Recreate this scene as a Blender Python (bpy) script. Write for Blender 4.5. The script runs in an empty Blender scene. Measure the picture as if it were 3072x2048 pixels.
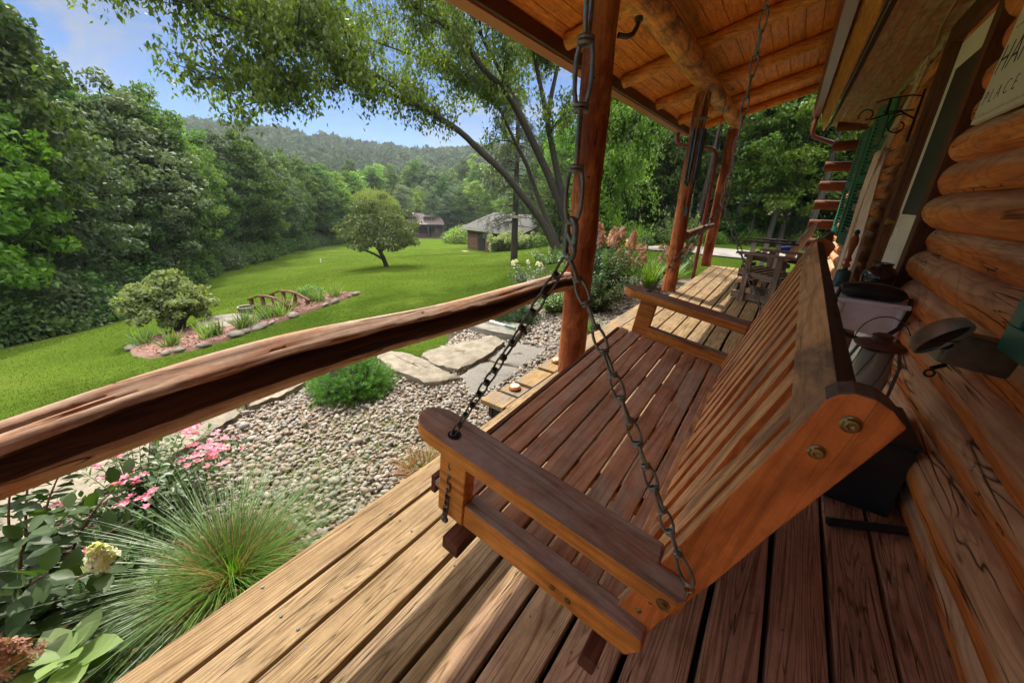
import bpy, math, random
import numpy as np
from mathutils import Matrix, Vector, Euler
rad = math.radians
SC = bpy.context.scene
COL = SC.collection

# ------------------------------------------------------------------ camera, sky, sun, exposure
RIGHT = Vector((0.81268, 0.58214, 0.02566)); UPV = Vector((-0.22829, 0.27756, 0.93319)); FWD = Vector((-0.53613, 0.76424, -0.35847))
cam = bpy.data.cameras.new('Camera'); co = bpy.data.objects.new('Camera', cam); COL.objects.link(co)
m = Matrix((RIGHT, UPV, -FWD)).transposed().to_4x4(); m.translation = (0, 0, 1.1)
co.matrix_world = m
cam.lens = 13.26; cam.sensor_width = 36; cam.clip_start = 0.03; cam.clip_end = 3000
SC.camera = co
SUN = Vector((-0.73, 0.47, 1.0)).normalized()
sun_el = math.asin(SUN.z); sun_az = math.atan2(SUN.x, SUN.y)      # clockwise from +Y
W = bpy.data.worlds.new('World'); SC.world = W; W.use_nodes = True
nt = W.node_tree; nt.nodes.clear()
def wn(t, **k):
    n = nt.nodes.new(t)
    for a, b in k.items(): setattr(n, a, b)
    return n
sky = wn('ShaderNodeTexSky', sky_type='NISHITA', sun_disc=False, sun_elevation=sun_el, sun_rotation=sun_az, altitude=200, air_density=0.75, dust_density=0.0, ozone_density=3.0)
tc = wn('ShaderNodeTexCoord'); mp = wn('ShaderNodeMapping'); mp.inputs['Rotation'].default_value = (0.35, 0.25, 0.6); mp.inputs['Scale'].default_value = (1.6, 4.5, 7.0)
nz = wn('ShaderNodeTexNoise'); nz.inputs['Scale'].default_value = 1.7; nz.inputs['Detail'].default_value = 9; nz.inputs['Roughness'].default_value = 0.62; nz.inputs['Distortion'].default_value = 0.5
ra = wn('ShaderNodeValToRGB'); ra.color_ramp.elements[0].position = 0.46; ra.color_ramp.elements[1].position = 0.66
def dirv(az, sl):
    v = Vector((-math.sin(rad(az)), math.cos(rad(az)), sl)); return v.normalized()
def dotmask(d, lo, hi):
    a = wn('ShaderNodeVectorMath', operation='DOT_PRODUCT'); a.inputs[1].default_value = d
    b = wn('ShaderNodeMapRange', interpolation_type='SMOOTHSTEP'); b.inputs['From Min'].default_value = lo; b.inputs['From Max'].default_value = hi
    nt.links.new(tc.outputs['Generated'], a.inputs[0]); nt.links.new(a.outputs['Value'], b.inputs['Value']); return b
m1 = dotmask(dirv(81, .30), 0.955, 0.992); m2 = dotmask(dirv(72.5, .235), 0.984, 0.9985); m3 = dotmask(dirv(34, .12), 0.90, 0.995)
ad = wn('ShaderNodeMath', operation='MAXIMUM'); nt.links.new(m1.outputs[0], ad.inputs[0]); nt.links.new(m2.outputs[0], ad.inputs[1])
ad2 = wn('ShaderNodeMath', operation='MAXIMUM'); nt.links.new(ad.outputs[0], ad2.inputs[0]); nt.links.new(m3.outputs[0], ad2.inputs[1])
mu = wn('ShaderNodeMath', operation='MULTIPLY'); mu2 = wn('ShaderNodeMath', operation='MULTIPLY'); mu2.inputs[1].default_value = 0.75
mix = wn('ShaderNodeMixRGB'); mix.inputs['Color2'].default_value = (.74, .80, .88, 1)
bg = wn('ShaderNodeBackground'); bg.inputs['Strength'].default_value = 0.15; out = wn('ShaderNodeOutputWorld')
L = nt.links.new
L(tc.outputs['Generated'], mp.inputs['Vector']); L(mp.outputs[0], nz.inputs['Vector']); L(nz.outputs['Fac'], ra.inputs['Fac'])
L(ra.outputs['Color'], mu.inputs[0]); L(ad2.outputs[0], mu.inputs[1]); L(mu.outputs[0], mu2.inputs[0]); L(mu2.outputs[0], mix.inputs['Fac'])
# low sky is deep blue; unseen bright veil added overhead to lift porch shade
sz = wn('ShaderNodeSeparateXYZ'); L(tc.outputs['Generated'], sz.inputs[0])
me_ = wn('ShaderNodeMapRange', interpolation_type='SMOOTHSTEP'); me_.inputs['From Min'].default_value = .36; me_.inputs['From Max'].default_value = .62; L(sz.outputs['Z'], me_.inputs['Value'])
tn = wn('ShaderNodeMixRGB', blend_type='MULTIPLY'); tn.inputs['Fac'].default_value = 1; tn.inputs['Color2'].default_value = (.088, .14, .195, 1); L(sky.outputs[0], tn.inputs['Color1'])
L(tn.outputs[0], mix.inputs['Color1']); ve = wn('ShaderNodeMixRGB'); ve.inputs['Color2'].default_value = (9.4, 9.1, 8.6, 1); L(mix.outputs[0], ve.inputs['Color1']); L(me_.outputs[0], ve.inputs['Fac']); L(ve.outputs[0], bg.inputs['Color']); L(bg.outputs[0], out.inputs['Surface'])
sl_ = bpy.data.lights.new('Sun', 'SUN'); sl_.energy = 2.0; sl_.angle = rad(0.5); sl_.color = (1.0, 0.93, 0.82)
so = bpy.data.objects.new('Sun', sl_); COL.objects.link(so)
so.rotation_euler = SUN.to_track_quat('Z', 'Y').to_euler()
SC.view_settings.view_transform = 'Standard'; SC.view_settings.look = 'None'; SC.view_settings.gamma = 1; SC.view_settings.exposure = 1.88
SC.cycles.max_bounces = 10; SC.cycles.diffuse_bounces = 6; SC.cycles.transparent_max_bounces = 8

# ------------------------------------------------------------------ materials
MATS = {}
def newmat(name):
    m = bpy.data.materials.new(name); m.use_nodes = True; n = m.node_tree.nodes; n.clear()
    o = n.new('ShaderNodeOutputMaterial'); b = n.new('ShaderNodeBsdfPrincipled'); m.node_tree.links.new(b.outputs[0], o.inputs[0])
    return m, m.node_tree, b, o
def ramp(t, fac, cols):
    r = t.nodes.new('ShaderNodeValToRGB'); e = r.color_ramp.elements
    while len(e) < len(cols): e.new(0.5)
    for i, (p, c) in enumerate(cols): e[i].position = p; e[i].color = (*c, 1)
    t.links.new(fac, r.inputs['Fac']); return r.outputs['Color']
def coords(t, scale, rnd=True, kind='Object'):
    tc = t.nodes.new('ShaderNodeTexCoord'); mp = t.nodes.new('ShaderNodeMapping'); mp.inputs['Scale'].default_value = scale
    src = tc.outputs[kind]
    if rnd:
        oi = t.nodes.new('ShaderNodeObjectInfo'); mm = t.nodes.new('ShaderNodeMath'); mm.operation = 'MULTIPLY'; mm.inputs[1].default_value = 37.3
        va = t.nodes.new('ShaderNodeVectorMath'); va.operation = 'ADD'
        t.links.new(oi.outputs['Random'], mm.inputs[0]); t.links.new(src, va.inputs[0]); t.links.new(mm.outputs[0], va.inputs[1]); src = va.outputs[0]
    t.links.new(src, mp.inputs['Vector']); return mp.outputs[0]
def noise(t, vec, sc=1, det=5, rough=.6, dist=0):
    n = t.nodes.new('ShaderNodeTexNoise'); n.inputs['Scale'].default_value = sc; n.inputs['Detail'].default_value = det
    n.inputs['Roughness'].default_value = rough; n.inputs['Distortion'].default_value = dist; t.links.new(vec, n.inputs['Vector']); return n.outputs['Fac']
def mixc(t, fac, a, b, mode='MIX'):
    n = t.nodes.new('ShaderNodeMixRGB'); n.blend_type = mode
    for s, v in ((0, fac), (1, a), (2, b)):
        if isinstance(v, (int, float)): n.inputs[s].default_value = v
        elif isinstance(v, tuple): n.inputs[s].default_value = (*v, 1)
        else: t.links.new(v, n.inputs[s])
    return n.outputs[0]
def bump(t, b, h, s=.3, d=.01):
    n = t.nodes.new('ShaderNodeBump'); n.inputs['Strength'].default_value = s; n.inputs['Distance'].default_value = d
    t.links.new(h, n.inputs['Height']); t.links.new(n.outputs[0], b.inputs['Normal'])
def axs(axis, along, across):
    v = [across] * 3; v['xyz'.index(axis)] = along; return tuple(v)
def rings(t, axis, k=13, along=.45, across=4.2, lo=(.55, .48, .42)):
    """growth-ring lines: contours of a stretched noise"""
    n = noise(t, coords(t, axs(axis, along, across)), 1, 2, .45, .9)
    m = t.nodes.new('ShaderNodeMath'); m.operation = 'MULTIPLY'; m.inputs[1].default_value = k; q = t.nodes.new('ShaderNodeMath'); q.operation = 'PINGPONG'; q.inputs[1].default_value = .5
    t.links.new(n, m.inputs[0]); t.links.new(m.outputs[0], q.inputs[0]); return ramp(t, q.outputs[0], [(.0, lo), (.22, (1, 1, 1))]), q.outputs[0]
def cracks(t, axis, along=.9, across=9, w=.007):
    """long thin drying cracks, broken up"""
    n = noise(t, coords(t, axs(axis, along, across)), 1, 3, .55, .5); g = noise(t, coords(t, axs(axis, 1.7, 5)), 1, 2, .5)
    c = ramp(t, n, [(.5 - w, (1, 1, 1)), (.5, (.04, .03, .025)), (.5 + w, (1, 1, 1))]); k = ramp(t, g, [(.47, (0, 0, 0)), (.53, (1, 1, 1))]); return mixc(t, k, (1, 1, 1), c)
def knots(t, axis, along=.9, across=3.6):
    v = t.nodes.new('ShaderNodeTexVoronoi'); t.links.new(coords(t, axs(axis, along, across)), v.inputs['Vector']); v.inputs['Scale'].default_value = 1
    return ramp(t, v.outputs['Distance'], [(.035, (.12, .06, .04)), (.06, (.7, .55, .45)), (.075, (.45, .33, .26)), (.11, (1, 1, 1))])
def wood(name, a, b, axis='y', rough=.62, fine=55, crack=.5, bs=.35, worn=None, wornamt=.5, spec=.22, knot=True):
    """grain running along axis between colours a (dark) and b (light); worn = a third, blotchy colour"""
    if name in MATS: return MATS[name]
    m, t, p, o = newmat(name)
    n1 = noise(t, coords(t, axs(axis, .9, 6)), 1.3, 5, .6, 1.2); n2 = noise(t, coords(t, axs(axis, 3.2, fine * 1.6)), 1, 5, .7, .8)
    c = ramp(t, n1, [(.3, a), (.7, b)]); g = ramp(t, n2, [(.36, (.62, .57, .53)), (.56, (1.06, 1.06, 1.06))]); rg_, rv = rings(t, axis)
    if worn:
        n4 = noise(t, coords(t, axs(axis, 1.6, 4)), 1.5, 7, .7, .8); f = t.nodes.new('ShaderNodeMapRange'); f.inputs['From Min'].default_value = .60 - wornamt * .3; f.inputs['From Max'].default_value = .74 - wornamt * .3
        t.links.new(n4, f.inputs['Value']); c = mixc(t, f.outputs[0], c, worn)
    c = mixc(t, .85, c, g, 'MULTIPLY'); c = mixc(t, .55, c, rg_, 'MULTIPLY')
    ds = ramp(t, noise(t, coords(t, (22, 22, 22)), 1, 6, .75), [(.38, (.74, .70, .68)), (.58, (1.04, 1.04, 1.04))]); c = mixc(t, .6, c, ds, 'MULTIPLY')
    cr = cracks(t, axis, .8, 10); c = mixc(t, min(1, crack * 1.3), c, cr, 'MULTIPLY')
    if knot: c = mixc(t, .85, c, knots(t, axis), 'MULTIPLY')
    t.links.new(c, p.inputs['Base Color']); rr = t.nodes.new('ShaderNodeMapRange'); rr.inputs['To Min'].default_value = min(.95, rough - .02); rr.inputs['To Max'].default_value = min(1, rough + .28); t.links.new(n2, rr.inputs['Value']); t.links.new(rr.outputs[0], p.inputs['Roughness'])
    p.inputs['Specular IOR Level'].default_value = spec; bump(t, p, mixc(t, .5, mixc(t, .5, n2, rv), cr), min(1, bs * 1.4), .004)
    MATS[name] = m; return m
def plain(name, col, rough=.6, metal=0, col2=None, sc=8, bs=0, coat=0, aniso=None):
    if name in MATS: return MATS[name]
    m, t, p, o = newmat(name)
    v = coords(t, aniso or (1, 1, 1)); n = noise(t, v, sc, 6, .65)
    c2 = col2 or tuple(x * .72 for x in col)
    t.links.new(ramp(t, n, [(.35, c2), (.65, col)]), p.inputs['Base Color'])
    p.inputs['Roughness'].default_value = rough; p.inputs['Metallic'].default_value = metal
    if coat: p.inputs['Coat Weight'].default_value = coat
    if bs: bump(t, p, n, bs, .01)
    MATS[name] = m; return m
def leafm(name, cols, trans=.35, rough=.45, spec=.5, vary=True):
    """foliage: one colour per leaf, light passing through"""
    if name in MATS: return MATS[name]
    m, t, p, o = newmat(name)
    g = t.nodes.new('ShaderNodeNewGeometry'); oi = t.nodes.new('ShaderNodeObjectInfo')
    k = len(cols); c = ramp(t, g.outputs['Random Per Island'], [(i / (k - 1), x) for i, x in enumerate(cols)])
    hs = t.nodes.new('ShaderNodeHueSaturation'); mr = t.nodes.new('ShaderNodeMapRange'); mr.inputs['To Min'].default_value = .68; mr.inputs['To Max'].default_value = 1.4
    mh = t.nodes.new('ShaderNodeMapRange'); mh.inputs['To Min'].default_value = .475; mh.inputs['To Max'].default_value = .52
    mm = t.nodes.new('ShaderNodeMath'); mm.operation = 'FRACT'; mx = t.nodes.new('ShaderNodeMath'); mx.operation = 'MULTIPLY'; mx.inputs[1].default_value = 7.7
    t.links.new(oi.outputs['Random'], mr.inputs['Value']); t.links.new(oi.outputs['Random'], mx.inputs[0]); t.links.new(mx.outputs[0], mm.inputs[0]); t.links.new(mm.outputs[0], mh.inputs['Value'])
    t.links.new(mr.outputs[0], hs.inputs['Value']); t.links.new(mh.outputs[0], hs.inputs['Hue']); t.links.new(c, hs.inputs['Color'])
    if not vary: t.nodes.remove(mr); t.nodes.remove(mh)
    t.links.new(hs.outputs[0], p.inputs['Base Color']); p.inputs['Roughness'].default_value = rough; p.inputs['Specular IOR Level'].default_value = spec
    tr = t.nodes.new('ShaderNodeBsdfTranslucent'); ms = t.nodes.new('ShaderNodeMixShader'); ms.inputs[0].default_value = trans
    tcn = mixc(t, 1.0, hs.outputs[0], (1.5, 1.6, .5), 'MULTIPLY'); t.links.new(tcn, tr.inputs['Color'])
    t.links.new(p.outputs[0], ms.inputs[1]); t.links.new(tr.outputs[0], ms.inputs[2]); t.links.new(ms.outputs[0], o.inputs[0])
    MATS[name] = m; return m

# ------------------------------------------------------------------ object helpers
def tag(o, label=None, cat=None, group=None, kind=None):
    if label: o['label'] = label
    if cat: o['category'] = cat
    if group: o['group'] = group
    if kind: o['kind'] = kind
    return o
def thing(name, label, cat, loc=(0, 0, 0), rz=0, group=None):
    o = bpy.data.objects.new(name, None); COL.objects.link(o); o.location = loc; o.rotation_euler = (0, 0, rz); o.empty_display_size = .1
    return tag(o, label, cat, group)
def link(name, me, mat, parent=None):
    o = bpy.data.objects.new(name, me); COL.objects.link(o)
    if mat and not me.materials: me.materials.append(mat)
    if parent: o.parent = parent
    return o
def npmesh(name, V, Fs, smooth=False):
    """V (n,3); Fs list of (m,k) index arrays"""
    V = np.asarray(V, dtype=np.float32); me = bpy.data.meshes.new(name); me.vertices.add(len(V)); me.vertices.foreach_set('co', V.ravel())
    li = np.concatenate([f.ravel() for f in Fs]).astype(np.int32); cnt = np.concatenate([np.full(len(f), f.shape[1]) for f in Fs]).astype(np.int32)
    st = np.concatenate([[0], np.cumsum(cnt)[:-1]]).astype(np.int32)
    me.loops.add(len(li)); me.loops.foreach_set('vertex_index', li); me.polygons.add(len(cnt)); me.polygons.foreach_set('loop_start', st)
    me.polygons.foreach_set('loop_total', cnt)
    if smooth: me.polygons.foreach_set('use_smooth', np.ones(len(cnt), bool))
    me.update(calc_edges=True); return me
class B:
    def __init__(s): s.v = []; s.f = []; s.sm = False
    def add(s, vs, fs):
        n = len(s.v); s.v += [tuple(v) for v in vs]; s.f += [tuple(i + n for i in f) for f in fs]; return s
    def box(s, a, b, M=None):
        x0, y0, z0 = a; x1, y1, z1 = b
        vs = [Vector(p) for p in ((x0, y0, z0), (x1, y0, z0), (x1, y1, z0), (x0, y1, z0), (x0, y0, z1), (x1, y0, z1), (x1, y1, z1), (x0, y1, z1))]
        if M is not None: vs = [M @ v for v in vs]
        return s.add(vs, [(0, 3, 2, 1), (4, 5, 6, 7), (0, 1, 5, 4), (1, 2, 6, 5), (2, 3, 7, 6), (3, 0, 4, 7)])
    def bar(s, p, q, w, h, up=(0, 0, 1)):
        """rectangular bar from p to q, width w across, height h along up"""
        p = Vector(p); q = Vector(q); d = (q - p).normalized(); u = Vector(up); r = d.cross(u).normalized(); u = r.cross(d).normalized()
        vs = [e + r * (w / 2 * a) + u * (h / 2 * b) for e in (p, q) for a, b in ((-1, -1), (1, -1), (1, 1), (-1, 1))]
        return s.add(vs, [(0, 1, 2, 3), (7, 6, 5, 4), (0, 4, 5, 1), (1, 5, 6, 2), (2, 6, 7, 3), (3, 7, 4, 0)])
    def prism(s, poly, axis, a, b):
        """2-D polygon extruded along an axis from a to b"""
        def P(u, w, t): return {'x': (t, u, w), 'y': (u, t, w), 'z': (u, w, t)}[axis]
        n = len(poly); vs = [P(*p, a) for p in poly] + [P(*p, b) for p in poly]
        return s.add(vs, [tuple(range(n - 1, -1, -1)), tuple(range(n, 2 * n))] + [(i, (i + 1) % n, n + (i + 1) % n, n + i) for i in range(n)])
    def tube(s, pts, r, n=10, caps=True, closed=False, rough=0, seed=0, flat=None):
        pts = [Vector(p) for p in pts]; k = len(pts); rr = r if isinstance(r, (list, tuple)) else [r] * k
        rng = random.Random(seed); vs = []; d0 = None; ref = None
        for i, p in enumerate(pts):
            if closed: d = (pts[(i + 1) % k] - pts[i - 1]).normalized()
            else: d = (pts[min(i + 1, k - 1)] - pts[max(i - 1, 0)]).normalized()
            if ref is None: ref = Vector((0, 0, 1)) if abs(d.z) < .9 else Vector((1, 0, 0))
            a = (ref - d * ref.dot(d)).normalized(); ref = a; b = d.cross(a)
            for j in range(n):
                t = 2 * math.pi * j / n; q = rr[i] * (1 + (rng.uniform(-rough, rough) if rough else 0))
                fy = flat[0] if flat else 1; fz = flat[1] if flat else 1
                vs.append(p + a * (math.cos(t) * q * fz) + b * (math.sin(t) * q * fy))
        fs = []
        for i in range(k if closed else k - 1):
            i2 = (i + 1) % k
            for j in range(n): fs.append((i * n + j, i * n + (j + 1) % n, i2 * n + (j + 1) % n, i2 * n + j))
        if caps and not closed: fs += [tuple(range(n - 1, -1, -1)), tuple(range((k - 1) * n, k * n))]
        return s.add(vs, fs)
    def lathe(s, prof, c=(0, 0, 0), n=24, M=None):
        vs = []; c = Vector(c)
        for r, z in prof:
            for j in range(n):
                t = 2 * math.pi * j / n; v = Vector((r * math.cos(t), r * math.sin(t), z))
                vs.append((M @ v if M is not None else v) + c)
        k = len(prof); fs = [(i * n + j, i * n + (j + 1) % n, (i + 1) * n + (j + 1) % n, (i + 1) * n + j) for i in range(k - 1) for j in range(n)]
        fs += [tuple(range(n - 1, -1, -1)), tuple(range((k - 1) * n, k * n))]
        return s.add(vs, fs)
    def build(s, name, mat, parent=None, smooth=False, bevel=0, seg=2):
        me = bpy.data.meshes.new(name); me.from_pydata(s.v, [], s.f); me.update()
        if smooth:
            for p in me.polygons: p.use_smooth = True
            try: me.set_sharp_from_angle(angle=rad(50))
            except Exception: pass
        o = link(name, me, mat, parent)
        if bevel:
            md = o.modifiers.new('Bevel', 'BEVEL'); md.width = bevel; md.segments = seg; md.limit_method = 'ANGLE'; md.angle_limit = rad(40)
        return o
def frames(d, nrm=None, rng=None):
    """(n,3,3) frames with columns side, along(d), normal"""
    d = d / (np.linalg.norm(d, axis=1, keepdims=True) + 1e-9)
    if nrm is None: nrm = rng.normal(size=d.shape)
    s = np.cross(d, nrm); s /= (np.linalg.norm(s, axis=1, keepdims=True) + 1e-9); n = np.cross(s, d)
    return np.stack([s, d, n], axis=2)
def scatter(name, tv, tf, pos, R, scale, mat, parent=None, smooth=False):
    tv = np.asarray(tv, float); k = len(tv); n = len(pos)
    sc = np.asarray(scale, float)
    if sc.ndim == 1: sc = sc[:, None] * np.ones((1, 3))
    V = np.einsum('nij,nkj->nki', R, tv[None] * sc[:, None, :]) + pos[:, None, :]
    off = (np.arange(n) * k)[:, None, None]
    Fs = [(np.asarray(f)[None] + off).reshape(-1, np.asarray(f).shape[1]) for f in tf]
    me = npmesh(name, V.reshape(-1, 3), Fs, smooth)
    return link(name, me, mat, parent) if mat is not None else me
RH_V = [(0, -.5, 0), (.26, -.02, .06), (0, .5, 0), (-.26, -.02, .06)]; RH_F = [[(0, 1, 2), (0, 2, 3)]]
OV_V = [(0, -.5, 0), (.2, -.28, .05), (.3, 0, .07), (.2, .27, .04), (0, .5, -.03), (-.2, .27, .04), (-.3, 0, .07), (-.2, -.28, .05), (0, -.2, 0), (0, .1, 0)]
OV_F = [[(0, 1, 8), (8, 1, 2), (8, 2, 9), (9, 2, 3), (9, 3, 4), (9, 4, 5), (9, 5, 6), (8, 9, 6), (8, 6, 7), (0, 8, 7)]]
def icos():
    t = (1 + 5 ** .5) / 2
    v = [(-1, t, 0), (1, t, 0), (-1, -t, 0), (1, -t, 0), (0, -1, t), (0, 1, t), (0, -1, -t), (0, 1, -t), (t, 0, -1), (t, 0, 1), (-t, 0, -1), (-t, 0, 1)]
    f = [(0, 11, 5), (0, 5, 1), (0, 1, 7), (0, 7, 10), (0, 10, 11), (1, 5, 9), (5, 11, 4), (11, 10, 2), (10, 7, 6), (7, 1, 8), (3, 9, 4), (3, 4, 2), (3, 2, 6), (3, 6, 8), (3, 8, 9), (4, 9, 5), (2, 4, 11), (6, 2, 10), (8, 6, 7), (9, 8, 1)]
    v = [np.array(p, float) / np.linalg.norm(p) for p in v]; c = {}; f2 = []
    def mid(a, b):
        k = (min(a, b), max(a, b))
        if k not in c: q = v[a] + v[b]; v.append(q / np.linalg.norm(q)); c[k] = len(v) - 1
        return c[k]
    for a, b, d in f:
        x, y, z = mid(a, b), mid(b, d), mid(d, a); f2 += [(a, x, z), (b, y, x), (d, z, y), (x, y, z)]
    return np.array(v), [f2]
ICO_V, ICO_F = icos()
def at(az, d): return (-math.sin(rad(az)) * d, math.cos(rad(az)) * d)
def copy_tree(o, parent=None):
    c = o.copy(); COL.objects.link(c)
    if parent: c.parent = parent
    for ch in o.children: copy_tree(ch, c)
    return c

# ------------------------------------------------------------------ terrain
ANCH = [(90, 3.6, -.75), (60, 3.6, -.74), (30, 4, -.62), (5, 8.5, -.42), (-20, 6, -.4), (83, 9.2, -1.73), (78, 10.6, -1.85), (57, 10.5, -1.41), (71.6, 12.4, -1.86), (93, 6, -1.16), (130, 5, -.8), (180, 6, -.5),
        (91, 18.4, -3.4), (81.6, 24, -3.95), (70.5, 40, -4.35), (61.6, 60, -5.75), (54, 19.4, -2.23), (35, 21.5, -2.43), (34, 38, -4.07), (41.7, 45, -4.6), (28.5, 44, -3.9), (48, 80, -7.2), (56, 60, -5.6), (28, 15, -1.35),
        (40, 9, -1.25), (45, 30, -3.2), (21.2, 13.3, -.47), (5, 14, -.48), (12, 18, -.5), (.5, 24, -.75), (-12, 15, -.4), (15, 35, -.6), (-5, 40, .5), (20, 24, -1.2), (95, 40, -1.0), (84, 50, -1.5), (72, 65, -3), (60, 90, -5.5), (40, 100, -7), (20, 90, -3), (130, 30, -2), (180, 40, 0), (-90, 40, 0), (-45, 40, .5)]
AP = np.array([(*at(a, d), z) for a, d, z in ANCH])
def _k(r2): return .5 * r2 * np.log(r2 + 1e-9)
_n = len(AP); _K = _k(((AP[:, None, :2] - AP[None, :, :2]) ** 2).sum(-1)) + np.eye(_n) * 2.0; _P = np.hstack([np.ones((_n, 1)), AP[:, :2]])
_W = np.linalg.solve(np.block([[_K, _P], [_P.T, np.zeros((3, 3))]]), np.concatenate([AP[:, 2], np.zeros(3)]))
def G(x, y):
    x = np.atleast_1d(np.asarray(x, float)); y = np.atleast_1d(np.asarray(y, float)); r = np.hypot(x, y); s = np.minimum(1, 105 / np.maximum(r, 1e-6)); X = x * s; Y = y * s
    q = _k((X[:, None] - AP[None, :, 0]) ** 2 + (Y[:, None] - AP[None, :, 1]) ** 2) @ _W[:_n] + _W[_n] + _W[_n + 1] * X + _W[_n + 2] * Y
    return q
def g1(x, y): return float(G(x, y)[0])
na, rs = 300, np.concatenate([[.0, 1.5, 2.4], np.geomspace(3.0, 900, 130)])
th = np.linspace(0, 2 * np.pi, na, endpoint=False); RR, TT = np.meshgrid(rs[1:], th, indexing='ij')
X = (RR * np.cos(TT)).ravel(); Y = (RR * np.sin(TT)).ravel(); Zg = G(X, Y)
near = (X > -2.9) & (X < 9) & (Y < 12) & (Y > -12); Zg[near] = np.minimum(Zg[near], -.5)
V = np.vstack([[[0, 0, -.6]], np.stack([X, Y, Zg], 1)]); ii = np.arange(len(rs) - 2)[:, None] * na + 1; jj = np.arange(na)[None]
Q = np.stack([ii + jj, ii + na + jj, ii + na + (jj + 1) % na, ii + (jj + 1) % na], -1).reshape(-1, 4)
T0 = np.stack([np.zeros(na, int), 1 + np.arange(na), 1 + (np.arange(na) + 1) % na], 1)
def grass_mat():
    m, t, p, o = newmat('lawn_grass')
    v = coords(t, (1, 1, 1), False); a = noise(t, v, .45, 6, .6); b = noise(t, v, 38, 4, .7); c = noise(t, v, 7, 5, .7, .4)
    col = ramp(t, a, [(.3, (.040, .070, .009)), (.55, (.056, .090, .012)), (.75, (.086, .102, .022))])
    col = mixc(t, .5, col, ramp(t, b, [(.3, (.6, .62, .5)), (.6, (1.1, 1.1, 1.0))]), 'MULTIPLY')
    # dry worn spots
    dr = ramp(t, noise(t, v, .8, 5, .6, .5), [(.66, (0, 0, 0)), (.78, (1, 1, 1))])
    col = mixc(t, mixc(t, .35, (0, 0, 0), dr), col, (.11, .10, .035))
    fl = ramp(t, noise(t, v, 60, 1, .5), [(.74, (0, 0, 0)), (.77, (1, 1, 1))])
    col = mixc(t, mixc(t, .5, (0, 0, 0), fl), col, (.2, .21, .14))
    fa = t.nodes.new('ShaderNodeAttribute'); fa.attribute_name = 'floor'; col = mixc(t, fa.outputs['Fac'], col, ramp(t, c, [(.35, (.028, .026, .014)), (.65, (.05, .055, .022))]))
    t.links.new(col, p.inputs['Base Color']); p.inputs['Roughness'].default_value = .9; p.inputs['Specular IOR Level'].default_value = .0
    bump(t, p, mixc(t, .5, b, c), .7, .05); return m
GM = grass_mat()
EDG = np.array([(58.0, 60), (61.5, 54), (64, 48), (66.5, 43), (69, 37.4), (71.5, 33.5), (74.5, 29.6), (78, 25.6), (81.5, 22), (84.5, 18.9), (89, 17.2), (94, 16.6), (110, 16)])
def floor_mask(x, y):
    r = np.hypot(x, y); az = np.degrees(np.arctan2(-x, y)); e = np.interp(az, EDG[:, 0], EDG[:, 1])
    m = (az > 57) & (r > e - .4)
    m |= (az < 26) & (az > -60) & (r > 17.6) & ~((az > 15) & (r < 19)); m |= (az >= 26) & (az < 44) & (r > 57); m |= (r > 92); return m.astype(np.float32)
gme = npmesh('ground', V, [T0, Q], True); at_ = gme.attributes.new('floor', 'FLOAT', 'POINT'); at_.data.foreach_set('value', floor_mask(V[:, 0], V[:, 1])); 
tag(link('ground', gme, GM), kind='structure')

# distant wooded hills
def hill():
    az = np.radians(np.linspace(-70, 140, 260)); rr = np.linspace(130, 620, 60); A, Rr = np.meshgrid(az, rr, indexing='ij')
    x = -np.sin(A) * Rr; y = np.cos(A) * Rr; s = np.clip((Rr - 130) / 330, 0, 1); s = s * s * (3 - 2 * s)
    rid = 38 + 4 * np.sin(A * 5 + .6) + 2.5 * np.sin(A * 13) - 14 * np.exp(-((A - rad(61)) / .10) ** 2) * 0 + 14 * np.clip((A - rad(70)) / .6, 0, 1) + 22 * np.clip((rad(28) - A) / .6, 0, 1)
    z = -9 + (rid + 9) * s; return A, Rr, x, y, z
A_, R_, hx, hy, hz = hill(); n0, n1 = A_.shape
I = (np.arange(n0 - 1)[:, None] * n1 + np.arange(n1 - 1)[None]).ravel(); Qh = np.stack([I, I + n1, I + n1 + 1, I + 1], 1)
hm = plain('hill_floor', (.045, .07, .02), .9, 0, (.03, .05, .015), .05)
tag(link('hills', npmesh('hills', np.stack([hx.ravel(), hy.ravel(), hz.ravel()], 1), [Qh], True), hm), kind='structure')
rng = np.random.default_rng(5)
def far_wood():
    nT = 5200; a = np.radians(rng.uniform(-35, 112, nT)); r = 135 + 330 * rng.random(nT) ** 1.1
    ai = np.clip(((np.degrees(a) + 70) / 210 * (n0 - 1)).astype(int), 0, n0 - 1); ri = np.clip(((r - 130) / 490 * (n1 - 1)).astype(int), 0, n1 - 1)
    base = np.stack([-np.sin(a) * r, np.cos(a) * r, hz[ai, ri]], 1); k = 46; sz = rng.uniform(3.0, 6.0, nT) * (1 + (r - 135) / 500)
    u = rng.normal(size=(nT, k, 3)); u /= np.linalg.norm(u, axis=2, keepdims=True); u[..., 2] = np.abs(u[..., 2]) * 1.3
    P = base[:, None] + u * sz[:, None, None] * rng.uniform(.75, 1.05, (nT, k, 1)) + np.array([0, 0, 3.])
    P = P.reshape(-1, 3); d = rng.normal(size=P.shape); nn = u.reshape(-1, 3) + .4 * rng.normal(size=P.shape)
    return P, frames(d, nn), np.repeat(sz, k) * rng.uniform(.3, .6, nT * k)
P, Rm, sc_ = far_wood()
LM_FAR = leafm('distant_leaves', [(.022, .045, .018), (.03, .058, .022), (.04, .062, .025), (.026, .05, .022)], .15, .9, .0)
tag(scatter('distant_wood', RH_V, RH_F, P, Rm, sc_ * 1.6, LM_FAR), label='hazy wooded hillside far beyond the valley', cat='distant wood', kind='stuff')

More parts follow.
